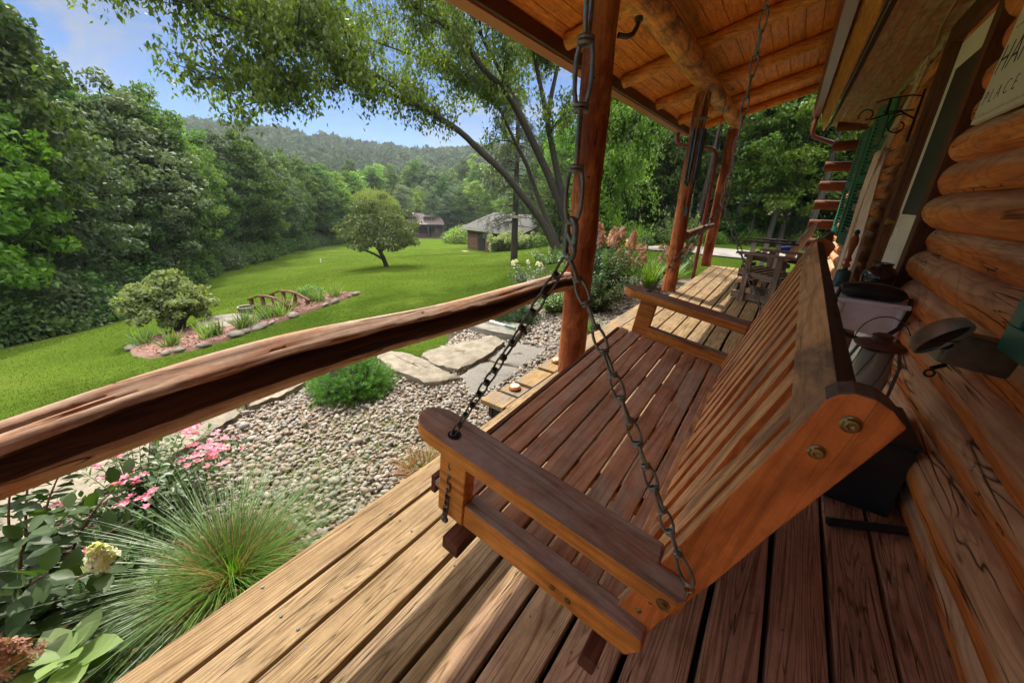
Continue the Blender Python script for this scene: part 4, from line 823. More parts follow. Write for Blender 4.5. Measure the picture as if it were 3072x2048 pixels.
# ------------------------------------------------------------------ garden: gravel bed, slabs, pavers
def gpt(az, sl, h=1.1):
    """where a line of sight from eye height meets the lawn"""
    d = np.concatenate([np.arange(3.2, 30, .05), np.arange(30, 130, .3)]); x = -np.sin(rad(az)) * d; y = np.cos(rad(az)) * d
    e = (h + sl * d) - G(x, y); k = np.argmax(e < 0) if (e < 0).any() else len(d) - 1
    return (float(x[k]), float(y[k]), float(G(x[k], y[k])[0]))
ZB = -.35
bedpoly = [(-1.05, -3.2), (-2.5, -3.2), (-2.75, -1.2), (-2.72, 0), (-2.82, .6), (-2.86, 1.2), (-2.84, 1.8), (-2.5, 2.1), (-2.75, 2.95), (-2.95, 3.3), (-3.2, 3.9), (-3.1, 5), (-3.0, 6.2), (-2.5, 7.6), (-1.4, 8.4), (-1.05, 8.4)]
b = B(); b.prism(bedpoly[::-1], 'z', ZB - .35, ZB); b.build('gravel_bed', plain('gravel_soil', (.20, .15, .10), .9, 0, (.11, .085, .06), 30, .6)); tag(bpy.data.objects['gravel_bed'], kind='structure'); tag(B().box((-1.049, -4, -.75), (.75, 8.38, -.352)).build('soil', plain('soil_dark', (.03, .024, .018), .95)), kind='structure')
def inpoly(x, y, P):
    c = np.zeros(len(x), bool); n = len(P)
    for i in range(n):
        x0, y0 = P[i]; x1, y1 = P[i - 1]; q = ((y0 > y) != (y1 > y)) & (x < (x1 - x0) * (y - y0) / (y1 - y0 + 1e-12) + x0); c ^= q
    return c
RK = plain('limestone', (.24, .205, .15), .85, 0, (.12, .10, .07), 11, 1.0); RK2 = plain('limestone_grey', (.20, .185, .155), .85, 0, (.11, .10, .08), 13, 1.0)
def rockslab(name, label, poly, z0, z1, mat, seed, group=None, cat='stone'):
    rg = random.Random(seed); cx = sum(p[0] for p in poly) / len(poly); cy = sum(p[1] for p in poly) / len(poly); pts = []
    n = len(poly)
    for i in range(n):
        a, c = poly[i], poly[(i + 1) % n]
        for k in range(5): f = k / 5; pts.append((a[0] + (c[0] - a[0]) * f + rg.uniform(-.012, .012), a[1] + (c[1] - a[1]) * f + rg.uniform(-.012, .012)))
    m_ = len(pts); vs = []; lv = [(1.0, z0), (1.03, z0 + .3 * (z1 - z0)), (1.0, z0 + .7 * (z1 - z0)), (1.0, z1 - .012), (.975, z1), (.7, z1 + .004), (.35, z1 + .006), (.01, z1 + .006)]
    for s, z in lv:
        for p in pts: j = .014 if s > .9 else .01; vs.append((cx + (p[0] - cx) * s + rg.uniform(-j, j) * .7, cy + (p[1] - cy) * s + rg.uniform(-j, j) * .7, z + (rg.uniform(-.006, .006) if s < 1 or z > z0 else 0)))
    fs = [(i * m_ + j, i * m_ + (j + 1) % m_, (i + 1) * m_ + (j + 1) % m_, (i + 1) * m_ + j) for i in range(len(lv) - 1) for j in range(m_)]
    ar = sum(poly[i][0] * poly[(i + 1) % n][1] - poly[(i + 1) % n][0] * poly[i][1] for i in range(n))
    if ar < 0: fs = [f[::-1] for f in fs]
    o = B().add(vs, fs).build(name, mat, None, True); return tag(o, label, cat, group)
SG = 'pale limestone slabs edging the gravel bed'
rockslab('stone_slab', 'broad pale limestone slab nearest the round pine shrub, leading to the stone steps', [(-2.86, 1.9), (-2.90, 2.06), (-2.48, 2.12), (-2.25, 2.08), (-1.97, 2.04), (-2.09, 1.8), (-2.59, 1.80)], -.62, -.30, RK, 1, SG)
rockslab('stone_slab', 'long sunlit limestone slab behind the pavers, with a fold down its middle', [(-2.55, 2.14), (-2.52, 2.42), (-2.36, 3.0), (-2.14, 2.92), (-2.05, 2.46), (-2.06, 2.12), (-2.24, 2.08)], -.62, -.29, RK, 2, SG)
rockslab('stone_slab', 'lower stone step under the long sunlit slab, beside the grass', [(-2.80, 2.45), (-2.72, 2.98), (-2.40, 3.02), (-2.55, 2.42)], -.75, -.42, RK, 3, SG)
rockslab('stone_slab', 'flat grey-white stone on top of the stacked wall with the garden tool on it', [(-2.95, 3.06), (-2.88, 3.42), (-2.2, 3.50), (-2.12, 3.08), (-2.4, 3.03)], -.40, -.27, RK2, 4, SG)
rockslab('stone_slab', 'layered stone at the corner of the stacked wall by the lawn', [(-3.10, 3.04), (-3.02, 3.4), (-2.2, 3.46), (-2.2, 3.1), (-2.55, 2.99)], -.58, -.41, RK, 5, SG)
rockslab('stone_slab', 'bottom stone of the stacked wall by the lawn', [(-3.02, 3.08), (-2.95, 3.4), (-2.3, 3.42), (-2.3, 3.1)], -.80, -.59, RK2, 6, SG)
rockslab('stone_slab', 'long narrow limestone edging stone between the gravel and the lawn beyond the rail', [(-2.86, .80), (-2.96, .92), (-2.94, 1.26), (-2.84, 1.24), (-2.76, 1.03), (-2.78, .82)], -.62, -.30, RK, 7, SG)
rockslab('stone_slab', 'wide flat limestone edging stone behind the pink roses', [(-2.88, .36), (-2.96, .54), (-2.92, .76), (-2.73, .74), (-2.62, .52), (-2.5, .26)], -.62, -.30, RK, 8, SG)
rockslab('stone_slab', 'limestone edging stone half hidden by the rose leaves', [(-2.72, -.35), (-2.9, -.1), (-2.88, .32), (-2.52, .22), (-2.42, -.25)], -.62, -.31, RK, 9, SG)
rockslab('stone_slab', 'limestone edging stone beneath the hydrangea flowers at the left', [(-2.6, -1.2), (-2.8, -.9), (-2.78, -.42), (-2.42, -.4), (-2.35, -1.1)], -.62, -.31, RK2, 10, SG)
PV = plain('paver_gravelly', (.21, .195, .165), .85, 0, (.12, .11, .095), 80, 1.0)
PG = 'rough concrete stepping pavers'
rockslab('paver', 'rough concrete paver nearest the porch step, in front of the slab', [(-2.02, 2.12), (-2.07, 2.46), (-1.67, 2.55), (-1.64, 2.22), (-1.74, 1.93)], -.40, -.335, PV, 11, PG, 'paver')
rockslab('paver', 'rough concrete paver behind the nearer one, towards the juniper', [(-2.1, 2.51), (-2.11, 3.04), (-1.76, 3.12), (-1.67, 2.60)], -.40, -.335, PV, 12, PG, 'paver')
# pebbles
rng = np.random.default_rng(7)
def pebmat():
    m, t, p, o = newmat('pebble'); g = t.nodes.new('ShaderNodeNewGeometry')
    c = ramp(t, g.outputs['Random Per Island'], [(0, (.16, .125, .09)), (.15, (.28, .245, .195)), (.3, (.35, .32, .265)), (.45, (.20, .19, .175)), (.6, (.24, .155, .11)), (.72, (.38, .345, .29)), (.85, (.14, .135, .13)), (1, (.29, .225, .16))])
    n = noise(t, coords(t, (1, 1, 1), False), 90, 4, .6); c = mixc(t, .35, c, ramp(t, n, [(.3, (.4, .38, .35)), (.7, (1.1, 1.1, 1.1))]), 'MULTIPLY')
    t.links.new(c, p.inputs['Base Color']); p.inputs['Roughness'].default_value = .7; p.inputs['Specular IOR Level'].default_value = .3; return m
PB = pebmat()
N = 46000; x = rng.uniform(-3.2, -1.075, N); y = rng.uniform(-1.3, 7.2, N); keep = inpoly(x, y, bedpoly) & ((y < 4.4) | (rng.random(N) < .5))
keep &= ~inpoly(x, y, [(-2.05, 2.14), (-2.09, 3.02), (-1.77, 3.1), (-1.66, 2.2), (-1.74, 1.96)]) & ~inpoly(x, y, [(-2.86, 1.92), (-2.5, 2.1), (-2.4, 2.9), (-2.2, 2.85), (-2.1, 2.05), (-2.09, 1.82)])
x, y = x[keep], y[keep]; n = len(x); s = rng.uniform(.0062, .0145, n) * np.where(rng.random(n) < .08, 1.5, 1) * (1 + np.clip(y - 2, 0, 4) * .12)
pos = np.stack([x, y, ZB + s * rng.uniform(.15, 1.5, n)], 1); up_ = np.stack([rng.normal(0, .35, n), rng.normal(0, .35, n), np.ones(n)], 1); dd = rng.normal(size=(n, 3)); dd[:, 2] *= .3
Rm = frames(dd, up_); Sc = np.stack([s * rng.uniform(.8, 1.1, n), s * rng.uniform(1.1, 1.6, n), s * rng.uniform(.5, .85, n)], 1)
tag(scatter('pebbles', ICO_V, ICO_F, pos, Rm, Sc, PB, None, True), 'bed of mixed river pebbles between the deck and the lawn', 'pebbles', None, 'stuff')
# small green weeds in the gravel
GL = leafm('grass_blade', [(.05, .13, .012), (.09, .20, .02), (.12, .24, .03), (.07, .16, .015)], .3, .5)
BL_V = [(-.5, 0, 0), (.5, 0, 0), (.38, .45, .03), (-.38, .45, .03), (0, 1, .16)]; BL_F = [[(0, 1, 2), (0, 2, 3), (3, 2, 4)]]
n = 1500; cx = rng.choice([-2.0, -1.85, -2.15, -1.6, -1.75], n) + rng.normal(0, .12, n); cy = rng.choice([.9, 1.15, .75, 1.3, .6], n) + rng.normal(0, .14, n)
dv = np.stack([rng.normal(0, .5, n), rng.normal(0, .5, n), np.ones(n)], 1)
tag(scatter('gravel_weeds', BL_V, BL_F, np.stack([np.clip(cx, -2.6, -1.1), cy, np.full(n, ZB + .006)], 1), frames(dv, None, rng), np.stack([rng.uniform(.002, .004, n), rng.uniform(.015, .05, n), rng.uniform(.015, .05, n)], 1), GL), 'low green weeds coming up through the pebbles', 'weeds', None, 'stuff')

# ---------------- lawn blades near the porch and over the slope
n = 330000; az = np.radians(rng.uniform(8, 100, n)); d = 3.0 + 42 * rng.random(n) ** 2.0; x = -np.sin(az) * d; y = np.cos(az) * d; k = ~inpoly(x, y, bedpoly) & (x < -1.6) & (floor_mask(x, y) < .5); x, y, d = x[k], y[k], d[k]; n = len(x)
dv = np.stack([rng.normal(0, .45, n), rng.normal(0, .45, n), np.ones(n)], 1); z = G(x, y); q = (x > -2.9) & (y < 12); z[q] = np.minimum(z[q], -.5)
tag(scatter('lawn_blades', [(-.5, 0, 0), (.5, 0, 0), (0, 1, .2)], [[(0, 1, 2)]], np.stack([x, y, z - .005], 1), frames(dv, None, rng), np.stack([.004 + d * .0009, rng.uniform(.010, .026, n) * (1 + d * .02), rng.uniform(.015, .03, n)], 1), leafm('lawn_blade', [(.046, .078, .010), (.060, .096, .012), (.082, .114, .020), (.050, .082, .010), (.12, .13, .05)], .3, .9, .0)), 'short mown lawn grass', 'grass', None, 'stuff')

# ------------------------------------------------------------------ driveway
dp = [(-8.6, 19.5), (-7.8, 17.0), (-6.2, 14.6), (-3, 13.9), (0, 14.2), (4, 14.4), (12, 15.5), (20, 17)]
vs = []; 
for i, (x, y) in enumerate(dp):
    a = Vector(dp[max(i - 1, 0)]); c = Vector(dp[min(i + 1, len(dp) - 1)]); nn = (c - a).normalized(); nn = Vector((-nn.y, nn.x)) * 1.35
    for s in (-1, -.5, 0, .5, 1): X_, Y_ = x + nn.x * s, y + nn.y * s; vs.append((X_, Y_, g1(X_, Y_) + .03))
# densify
V2 = []; nr = 5; m_ = 12
for i in range(len(dp) - 1):
    for k in range(m_):
        f = k / m_
        for j in range(nr): a = Vector(vs[i * nr + j]); c = Vector(vs[(i + 1) * nr + j]); p = a.lerp(c, f); V2.append((p.x, p.y, g1(p.x, p.y) + .035))
for j in range(nr): V2.append(vs[-nr + j])
fs = [(i * nr + j, (i + 1) * nr + j, (i + 1) * nr + j + 1, i * nr + j + 1) for i in range((len(dp) - 1) * m_) for j in range(nr - 1)]
tag(B().add(V2, fs).build('driveway', plain('drive_gravel', (.22, .20, .18), .9, 0, (.14, .13, .12), 3, .4), None, True), kind='structure')

# ------------------------------------------------------------------ trees
BK = plain('bark', (.055, .043, .034), .9, 0, (.022, .018, .015), 5, 1.0, aniso=(6, 6, 1.2)); BKL = plain('bark_pale', (.12, .11, .095), .9, 0, (.06, .055, .048), 6, .6, aniso=(4, 4, 1.5))
LV_A = leafm('maple_leaf', [(.05, .08, .012), (.07, .115, .016), (.12, .17, .024), (.065, .10, .016), (.04, .064, .012)], .5, .5, .4)
LV_W = leafm('wood_leaf', [(.036, .078, .022), (.058, .115, .028), (.095, .165, .038), (.044, .092, .026), (.022, .055, .018)], .38, .65, .25)
LV_Y = leafm('sunny_leaf', [(.06, .12, .012), (.09, .17, .018), (.13, .22, .025), (.075, .14, .016)], .45, .5, .4)
LV_G = leafm('greygreen_leaf', [(.055, .09, .045), (.075, .115, .06), (.11, .155, .09), (.045, .078, .036)], .3, .6, .3)
LV_L = leafm('willow_leaf', [(.10, .15, .035), (.14, .19, .05), (.17, .22, .07), (.09, .13, .03)], .4, .5, .3)
def crown_pts(rng, nclump, per, R, zc, hz, rc, shell=.55, base=None):
    """leaf positions in uneven clumps filling a crown"""
    u = rng.normal(size=(nclump, 3)); u /= np.linalg.norm(u, axis=1, keepdims=True); r = rng.uniform(.25, 1.0, nclump) ** .6
    c = u * r[:, None] * np.array([R, R, hz]); w = 1 - .62 * np.clip(c[:, 2] / hz, 0, 1); c[:, 0] *= w; c[:, 1] *= w; c[:, 2] += zc
    q = rng.normal(size=(nclump, per, 3)); q /= np.linalg.norm(q, axis=2, keepdims=True); rr = rc * rng.uniform(.55, 1.35, (nclump, 1, 1)) * (shell + (1 - shell) * rng.random((nclump, per, 1))) ; q[..., 2] *= .62
    P = c[:, None] + q * rr; return c, P.reshape(-1, 3), q.reshape(-1, 3)
def limb_tubes(b, rng, h, r0, targets, zsplit):
    tr = [Vector((0, 0, -.3)), Vector((.02, 0, .3))]; n = 8
    for i in range(1, n + 1): f = i / n; tr.append(Vector((.12 * math.sin(f * 3 + r0 * 40), .1 * math.sin(f * 4.1), .3 + (h - .3) * f)))
    b.tube(tr, [r0 * 1.5, r0 * 1.1] + [r0 * (1 - .8 * i / n) for i in range(1, n + 1)], 9, rough=.08)
    for tg in targets:
        z = min(max(zsplit, tg[2] * .55 + rng.uniform(-.5, .5)), h * .9); a = Vector((0, 0, z)); c = Vector(tg); md = a.lerp(c, .5) + Vector((0, 0, .12 * (c - a).length))
        b.tube([a, md, c], [r0 * .38, r0 * .2, r0 * .05], 6)
def treeproto(i, rng, h=9.0, R=2.4, lsz=.165, nclump=210, per=76, low=.22, mat=LV_W, bark=BK, pyramid=False):
    zc = h * (1 + low) / 2; hz = h * (1 - low) / 2
    c, P, q = crown_pts(rng, nclump, per, R, zc, hz, .42)
    n = len(P); d = rng.normal(size=(n, 3)); d[:, 2] -= .6; nn = q + .55 * rng.normal(size=(n, 3)) + np.array([0, 0, .5])
    me = scatter('crown', RH_V, RH_F, P, frames(d, nn), lsz * rng.uniform(.7, 1.35, n), None)
    me.materials.append(mat); b = B(); limb_tubes(b, rng, h * .93, h * .0105, [tuple(k) for k in c[rng.choice(len(c), 16, False)]], h * low)
    t = bpy.data.meshes.new('trunk'); t.from_pydata(b.v, [], b.f); t.materials.append(bark)
    return me, t
rng = np.random.default_rng(21)
PRO = [treeproto(i, rng, R=rt, low=lw, mat=mt) for i, (rt, lw, mt) in enumerate(((2.1, .16, LV_W), (1.8, .22, LV_W), (2.5, .12, LV_W), (2.0, .12, LV_Y), (2.3, .12, LV_G), (1.7, .08, LV_W)))]
# the same kinds again with the coloured leaves they have beyond the lawn
def variant(me, mat): m2 = me.copy(); m2.materials.clear(); m2.materials.append(mat); return m2
PROW = {'w': [PRO[0], PRO[1], PRO[2], PRO[5]], 'y': [PRO[3], (variant(PRO[0][0], LV_Y), PRO[0][1]), (variant(PRO[2][0], LV_Y), PRO[2][1])], 'g': [PRO[4], (variant(PRO[1][0], LV_G), PRO[1][1])]}
def put_tree(kind, idx, x, y, h, wd, label, group, cat='tree', name='tree', zoff=0):
    me, tk = PROW[kind][idx % len(PROW[kind])]
    az_ = math.degrees(math.atan2(-x, y)); r_ = math.hypot(x, y)
    if 'left of' in label: label = label.replace('in the dense wood left of the lawn', ('at the far left end of' if az_ > 87 else 'left of the round bush in' if az_ > 80 else 'above the round bush in' if az_ > 75 else 'above the garden bridge in' if az_ > 69 else 'in the middle of' if az_ > 64 else 'near the fruit tree in') + (' the wood edge' if r_ < np.interp(az_, EDG[:, 0], EDG[:, 1]) + 4.5 else ' the deep wood'))
    elif 'valley' in label: label = label.replace('in the valley wood behind the cabin and garage', 'in the valley behind ' + ('the fruit tree' if az_ > 52 else 'the cabin' if az_ > 43.5 else 'the gap between cabin and garage' if az_ > 40 else 'the garage' if az_ > 28 else 'the leaning tree') + (', front row' if r_ < 93 else ', back row'))
    elif 'shady' in label: label = label.replace('in the shady wood behind the driveway', ('at the front of' if r_ < 24.5 else 'deep in') + ' the wood ' + ('seen between the first two posts' if az_ > 12 else 'seen between middle and far posts' if az_ > 7 else 'seen past the deck end' if az_ > -4 else 'behind the house corner'))
    t = thing(name, label, cat, (x, y, g1(x, y) + zoff), random_.uniform(0, 6.28), group); s = h / 9.0; t.scale = (s * wd, s * wd, s)
    a = bpy.data.objects.new('trunk', tk); c = bpy.data.objects.new('crown', me)
    for q in (a, c): COL.objects.link(q); q.parent = t
    return t
random_ = random.Random(77)
GW = 'trees of the dense wood left of the lawn'; LW = {'w': 'tall dark green broadleaf tree in the dense wood left of the lawn', 'y': 'bright yellow-green broadleaf tree in the dense wood left of the lawn', 'g': 'grey-green pale-leaved tree in the dense wood left of the lawn'}
edge = [(94, 18.0, 12.2), (89, 18.6, 11.8), (84.5, 20.3, 11.6), (81.5, 23.5, 8.9), (78, 27, 9.6), (74.5, 31, 10.2), (71.5, 35, 9.6), (69, 39, 9.8), (66.5, 45, 10), (64, 50, 9.8), (61.5, 56, 9.8), (58.5, 63, 10)]
kk = 0
for row, (dd_, hh) in enumerate(((0, 1.0), (3.4, 1.05), (7, 1.08), (11.5, 1.05), (17, 1.0))):
    for i in range(len(edge) - 1):
        (a0, d0, h0), (a1, d1, h1) = edge[i], edge[i + 1]
        sp = math.dist(at(a0, d0), at(a1, d1)); m_ = max(1, round(sp / (2.3 if row < 2 else 3.2)))
        for k in range(m_):
            f = (k + random_.uniform(.1, .9)) / m_; az, d, h = a0 + (a1 - a0) * f, d0 + (d1 - d0) * f + dd_ + random_.uniform(-.8, .8), h0 + (h1 - h0) * f
            x, y = at(az + random_.uniform(-.4, .4), d); kind = random_.choices('wyg', (6, 2, 1.6))[0]
            # keep crowns at the height the valley side shows: ground rises behind
            hgt = (h * hh * random_.uniform(.74, 1.04)) - (g1(x, y) - g1(*at(az, d - dd_))) * .75
            put_tree(kind, kk, x, y, max(4.5, hgt), random_.uniform(.9, 1.25), LW[kind], GW, zoff=-.1); kk += 1
GV = 'trees of the valley wood behind the cabin and garage'; LV = {'w': 'green broadleaf tree in the valley wood behind the cabin and garage', 'y': 'light yellow-green tree in the valley wood behind the cabin and garage', 'g': 'pale grey-green tree in the valley wood behind the cabin and garage'}
for row, (dm, top) in enumerate(((88, .02), (98, .03), (112, .045), (128, .06))):
    for az in np.arange(20, 63, 1.9 if row < 2 else 1.7):
        a = az + random_.uniform(-.6, .6); d = dm + random_.uniform(-4, 5)
        if a < 36 and row == 0: d = 62 + random_.uniform(-3, 6)
        if a > 55 and row == 0: d = 76 + random_.uniform(-4, 4)
        x, y = at(a, d); kind = random_.choices('wyg', (4, 3, 2.4))[0]; h = max(6, 1.1 + (top + random_.uniform(-.02, .035)) * d - g1(x, y)); put_tree(kind, kk, x, y, h, random_.uniform(.95, 1.5) * 9 / h * h / 9, LV[kind], GV); kk += 1
GR_ = 'trees of the shady wood behind the driveway'; LR = {'w': 'tall leafy green tree in the shady wood behind the driveway', 'y': 'sunlit bright green tree in the shady wood behind the driveway', 'g': 'pale green tree in the shady wood behind the driveway'}
for row, (dm, h) in enumerate(((19.3, 7.5), (21.5, 11.0), (25, 14), (30, 16.5), (36, 17))):
    for az in np.arange(-22, 31, (4.6, 4.6, 4.6, 4.2, 4.0)[row]):
        a = az + random_.uniform(-2, 2); d = dm + random_.uniform(-1, 1.4) + (4 if a > 22 else 0)
        hh = h * random_.uniform(.85, 1.1) * (1 if a < 15 else .8 if a < 24 else .62)
        x, y = at(a, d); kind = random_.choices('wyg', (4, 4, 1.5))[0]; put_tree(kind, kk, x, y, hh, random_.uniform(.8, 1.05), LR[kind], GR_, zoff=-.1); kk += 1
# bare pale trunks standing at the wood's edge behind the porch
for i, (az, d, h) in enumerate(((-1.5, 17.6, 6), (2.2, 18.6, 7), (-5, 18, 6.5), (6, 19, 6.5), (10.5, 18.7, 6), (14, 19, 5))):
    x, y = at(az, d); q = Vector((x, y, g1(x, y) - .2)); b = B(); b.tube([q, q + Vector((.1, 0, h * .4)), q + Vector((.05 * i, .1, h))], [.11, .09, .04], 10, rough=.06, seed=i)
    for k in range(5): z = h * (.35 + .12 * k); aa = k * 2.1 + i; b.tube([q + Vector((.08, 0, z)), q + Vector((.08 + .7 * math.cos(aa), .7 * math.sin(aa), z + .2))], [.022, .006], 5)
    tag(b.build('bare_trunk', BKL if i % 2 else BK, None, True), 'bare thin tree trunk standing in shade at the edge of the wood behind the driveway', 'tree trunk', 'bare trunks at the edge of the wood behind the driveway')
# undergrowth along the wood's foot
def bushproto(rng, R=1.1, h=1.6, nl=2600, ls=.13, mat=LV_W):
    nc = 26; u = rng.normal(size=(nc, 3)); u /= np.linalg.norm(u, axis=1, keepdims=True); u[:, 2] = np.abs(u[:, 2]); c = u * np.array([R * .75, R * .75, h * .7]) * rng.uniform(.5, 1, (nc, 1)); c[:, 2] += .1
    q = rng.normal(size=(nc, nl // nc, 3)); q /= np.linalg.norm(q, axis=2, keepdims=True); P = (c[:, None] + q * .38 * rng.uniform(.6, 1.2, (nc, nl // nc, 1))).reshape(-1, 3); P[:, 2] = np.abs(P[:, 2]); n = len(P); q = q.reshape(-1, 3)
    me = scatter('foliage', RH_V, RH_F, P, frames(rng.normal(size=(n, 3)) + np.array([0, 0, -.3]), q + .5 * rng.normal(size=(n, 3)) + np.array([0, 0, .7])), ls * rng.uniform(.7, 1.3, n), None); me.materials.append(mat); return me
BP = [bushproto(rng, mat=LV_W), bushproto(rng, 1.3, 1.3, 2600, .15, LV_W), bushproto(rng, 1.0, 1.9, 2400, .12, LV_G), bushproto(rng, 1.1, 1.2, 2400, .12, LV_Y)]
def put_bush(k, x, y, s, label, group, name='shrub', cat='shrub', z=None):
    o = link(name, BP[k % 4], None); o.location = (x, y, g1(x, y) if z is None else z); o.scale = (s, s, s * random_.uniform(.8, 1.15)); o.rotation_euler = (0, 0, random_.uniform(0, 6)); return tag(o, label, cat, group)
for i in range(len(edge) - 1):
    (a0, d0, _), (a1, d1, _) = edge[i], edge[i + 1]
    for k in range(6):
        f = (k + random_.random()) / 6; x, y = at(a0 + (a1 - a0) * f, d0 + (d1 - d0) * f - .9 + random_.uniform(-.5, 1.6)); kd = random_.choices((0, 1, 2, 3), (5, 5, 2, .6))[0]
        pl_ = ('far left of the lawn', 'behind the white pipe stub', 'behind the round bush', 'left of the garden bridge', 'above the garden bridge', 'right of the bridge', 'left of the fruit tree', 'left of the fruit tree', 'behind the fruit tree', 'behind the fruit tree', 'far behind the fruit tree')[min(i, 10)]
        put_bush(kd, x, y, random_.uniform(.8, 1.5), ('low dark green undergrowth shrub at the foot of the left wood', 'low spreading green undergrowth shrub at the foot of the left wood', 'pale grey-green undergrowth shrub at the foot of the left wood', 'bright green undergrowth shrub at the foot of the left wood')[kd].replace('undergrowth ', '').replace('at the foot of the left wood', 'at the wood foot, ' + pl_), 'undergrowth shrubs at the foot of the left wood')
for k in range(58):
    az = random_.uniform(-10, 27); x, y = at(az, 17.4 + random_.uniform(-.6, 1.4) + (k % 3) * 1.6); put_bush((3, 0, 3, 2)[k % 4], x, y, random_.uniform(.35, .6) * (1 + (k % 3) * .75), ('grey-green', 'dark green', 'light green')[k % 3] + ' weedy shrub beyond the driveway, ' + ('between the first two posts' if az > 12 else 'between middle and far posts' if az > 7 else 'just right of the far post' if az > 0 else 'behind the armchairs'), 'weedy shrubs on the far verge of the driveway')
for k in range(16):
    az = random_.uniform(36, 60); x, y = at(az, random_.uniform(84, 90) if az > 44 else random_.uniform(54, 60)); put_bush(k, x, y, random_.uniform(1.3, 2.2), 'rounded shrub at the far edge of the lawn near the cabin', 'shrubs at the far edge of the lawn')

# ---- big silver maple: leaning limbs, drooping leafy twigs
def P3(az, sl, d): x, y = at(az, d); return Vector((x, y, 1.1 + sl * d))
MBx, MBy = at(27.6, 15.0)
MB = Vector((MBx, MBy, g1(MBx, MBy)))
limbs = [
 ([MB + Vector((-.15, 0, 0)), P3(29.6, -.10, 15), P3(31.3, -.072 + .02, 15), P3(36.9, .056, 14.6), P3(39.9, .096, 14.3), P3(42.8, .139, 14.0), P3(47.4, .181, 13.5), P3(50.8, .218, 13.1), P3(54.8, .248, 12.7), P3(57.1, .266, 12.4), P3(60, .30, 12.1), P3(66, .335, 11.7), P3(71, .34, 11.4)], .20),
 ([P3(47.4, .181, 13.5), P3(51.7, .206, 12.9), P3(56.1, .22, 12.3), P3(61.4, .206, 11.8), P3(67, .20, 11.5), P3(71, .185, 11.2)], .085),
 ([P3(54.8, .248, 12.7), P3(60, .27, 12), P3(66, .285, 11.5), P3(71.5, .30, 11.1), P3(74, .295, 10.9)], .07),
 ([MB, P3(29.6, -.08, 15.1), P3(30.7, -.048, 15.2), P3(33.7, .074, 15.4), P3(35.4, .12, 15.5), P3(37, .173, 15.6), P3(39, .223, 15.8), P3(42, .30, 15.9), P3(45, .37, 16)], .15),
 ([MB + Vector((.1, .1, 0)), P3(27.6, -.05, 15), P3(30.9, .059, 14.8), P3(33.9, .15, 14.5), P3(36.7, .224, 14.2), P3(39.9, .263, 13.9), P3(42.2, .319, 13.6), P3(45.1, .34, 13.2), P3(50, .38, 12.8), P3(57, .42, 12.3), P3(64, .44, 12)], .21),
 ([P3(33.9, .15, 14.5), P3(36.7, .241, 14.4), P3(39, .296, 14.2), P3(41.1, .358, 14), P3(45, .45, 13.8), P3(49, .52, 13.6)], .12),
 ([MB + Vector((.2, 0, 0)), P3(27.6, -.046, 14.9), P3(30.2, .10, 14.8), P3(31.3, .175, 14.7), P3(32.7, .259, 14.6), P3(33.8, .325, 14.5), P3(35, .42, 14.4), P3(38, .52, 14.2)], .19),
 ([P3(31.2, .165, 14.75), P3(30.8, .22, 14.9), P3(30.0, .286, 15), P3(28, .38, 15.1), P3(25, .46, 15.2)], .12),
 ([P3(36.7, .224, 14.2), P3(44, .26, 15.2), P3(52, .29, 15.8), P3(58, .32, 16)], .07),
]
def tree_leaves(rng, limbs, i0, nper, tw, LS, dens, droop=.5):
    """branchlets off the limbs, each strung with hanging leaves"""
    b = B(); PP = []; DD = []
    for pts, r0 in limbs:
        n = len(pts)
        seglen = sum((pts[i + 1] - pts[i]).length for i in range(n - 1))
        for i in range(n - 1):
            if i < (i0 if r0 > .1 else 0): continue
            f0 = i / (n - 1); m_ = max(2, round((pts[i + 1] - pts[i]).length * nper))
            for k in range(m_):
                p = pts[i].lerp(pts[i + 1], rng.random()); d = Vector(rng.normal(size=3)); d.z = abs(d.z) * .9 - .15; d = (d.normalized() + (pts[i + 1] - pts[i]).normalized() * .8).normalized(); L_ = tw * rng.uniform(.5, 1.25) * (1.1 - .45 * f0)
                q = [p]; v = d.copy()
                for s in range(5): v = (v + Vector((rng.normal(0, .16), rng.normal(0, .16), -droop * .22 * s))).normalized(); q.append(q[-1] + v * L_ / 5)
                b.tube(q, [.014, .012, .009, .007, .005, .003], 4, caps=False)
                # side twigs
                tws = [(q, 1.0)]
                for s in range(3):
                    j = int(rng.integers(1, 5)); v2 = (Vector(rng.normal(size=3)) * .8 + v * .6); v2.z -= .35; v2.normalize(); e = [q[j]]
                    for _ in range(4): v2.z -= .18; v2.normalize(); e.append(e[-1] + v2 * L_ * .13)
                    b.tube(e, [.006, .005, .004, .003, .002], 3, caps=False); tws.append((e, .6))
                for e, w in tws:
                    nl = int(dens * w * L_ * rng.uniform(.7, 1.3))
                    for _ in range(nl):
                        t_ = rng.random() ** .8 * (len(e) - 1); j = min(int(t_), len(e) - 2); c = e[j].lerp(e[j + 1], t_ - j)
                        o = rng.normal(0, .11, 3); PP.append((c.x + o[0], c.y + o[1], c.z + o[2] - .05)); DD.append((rng.normal(0, .5), rng.normal(0, .5), -1))
    return b, np.array(PP), np.array(DD)
rng = np.random.default_rng(31)
t = thing('maple_tree', 'huge spreading multi-stemmed maple with dark leaning limbs arching over the lawn', 'tree', tuple(MB)); t['label'] = t['label']
off = -MB
b = B()
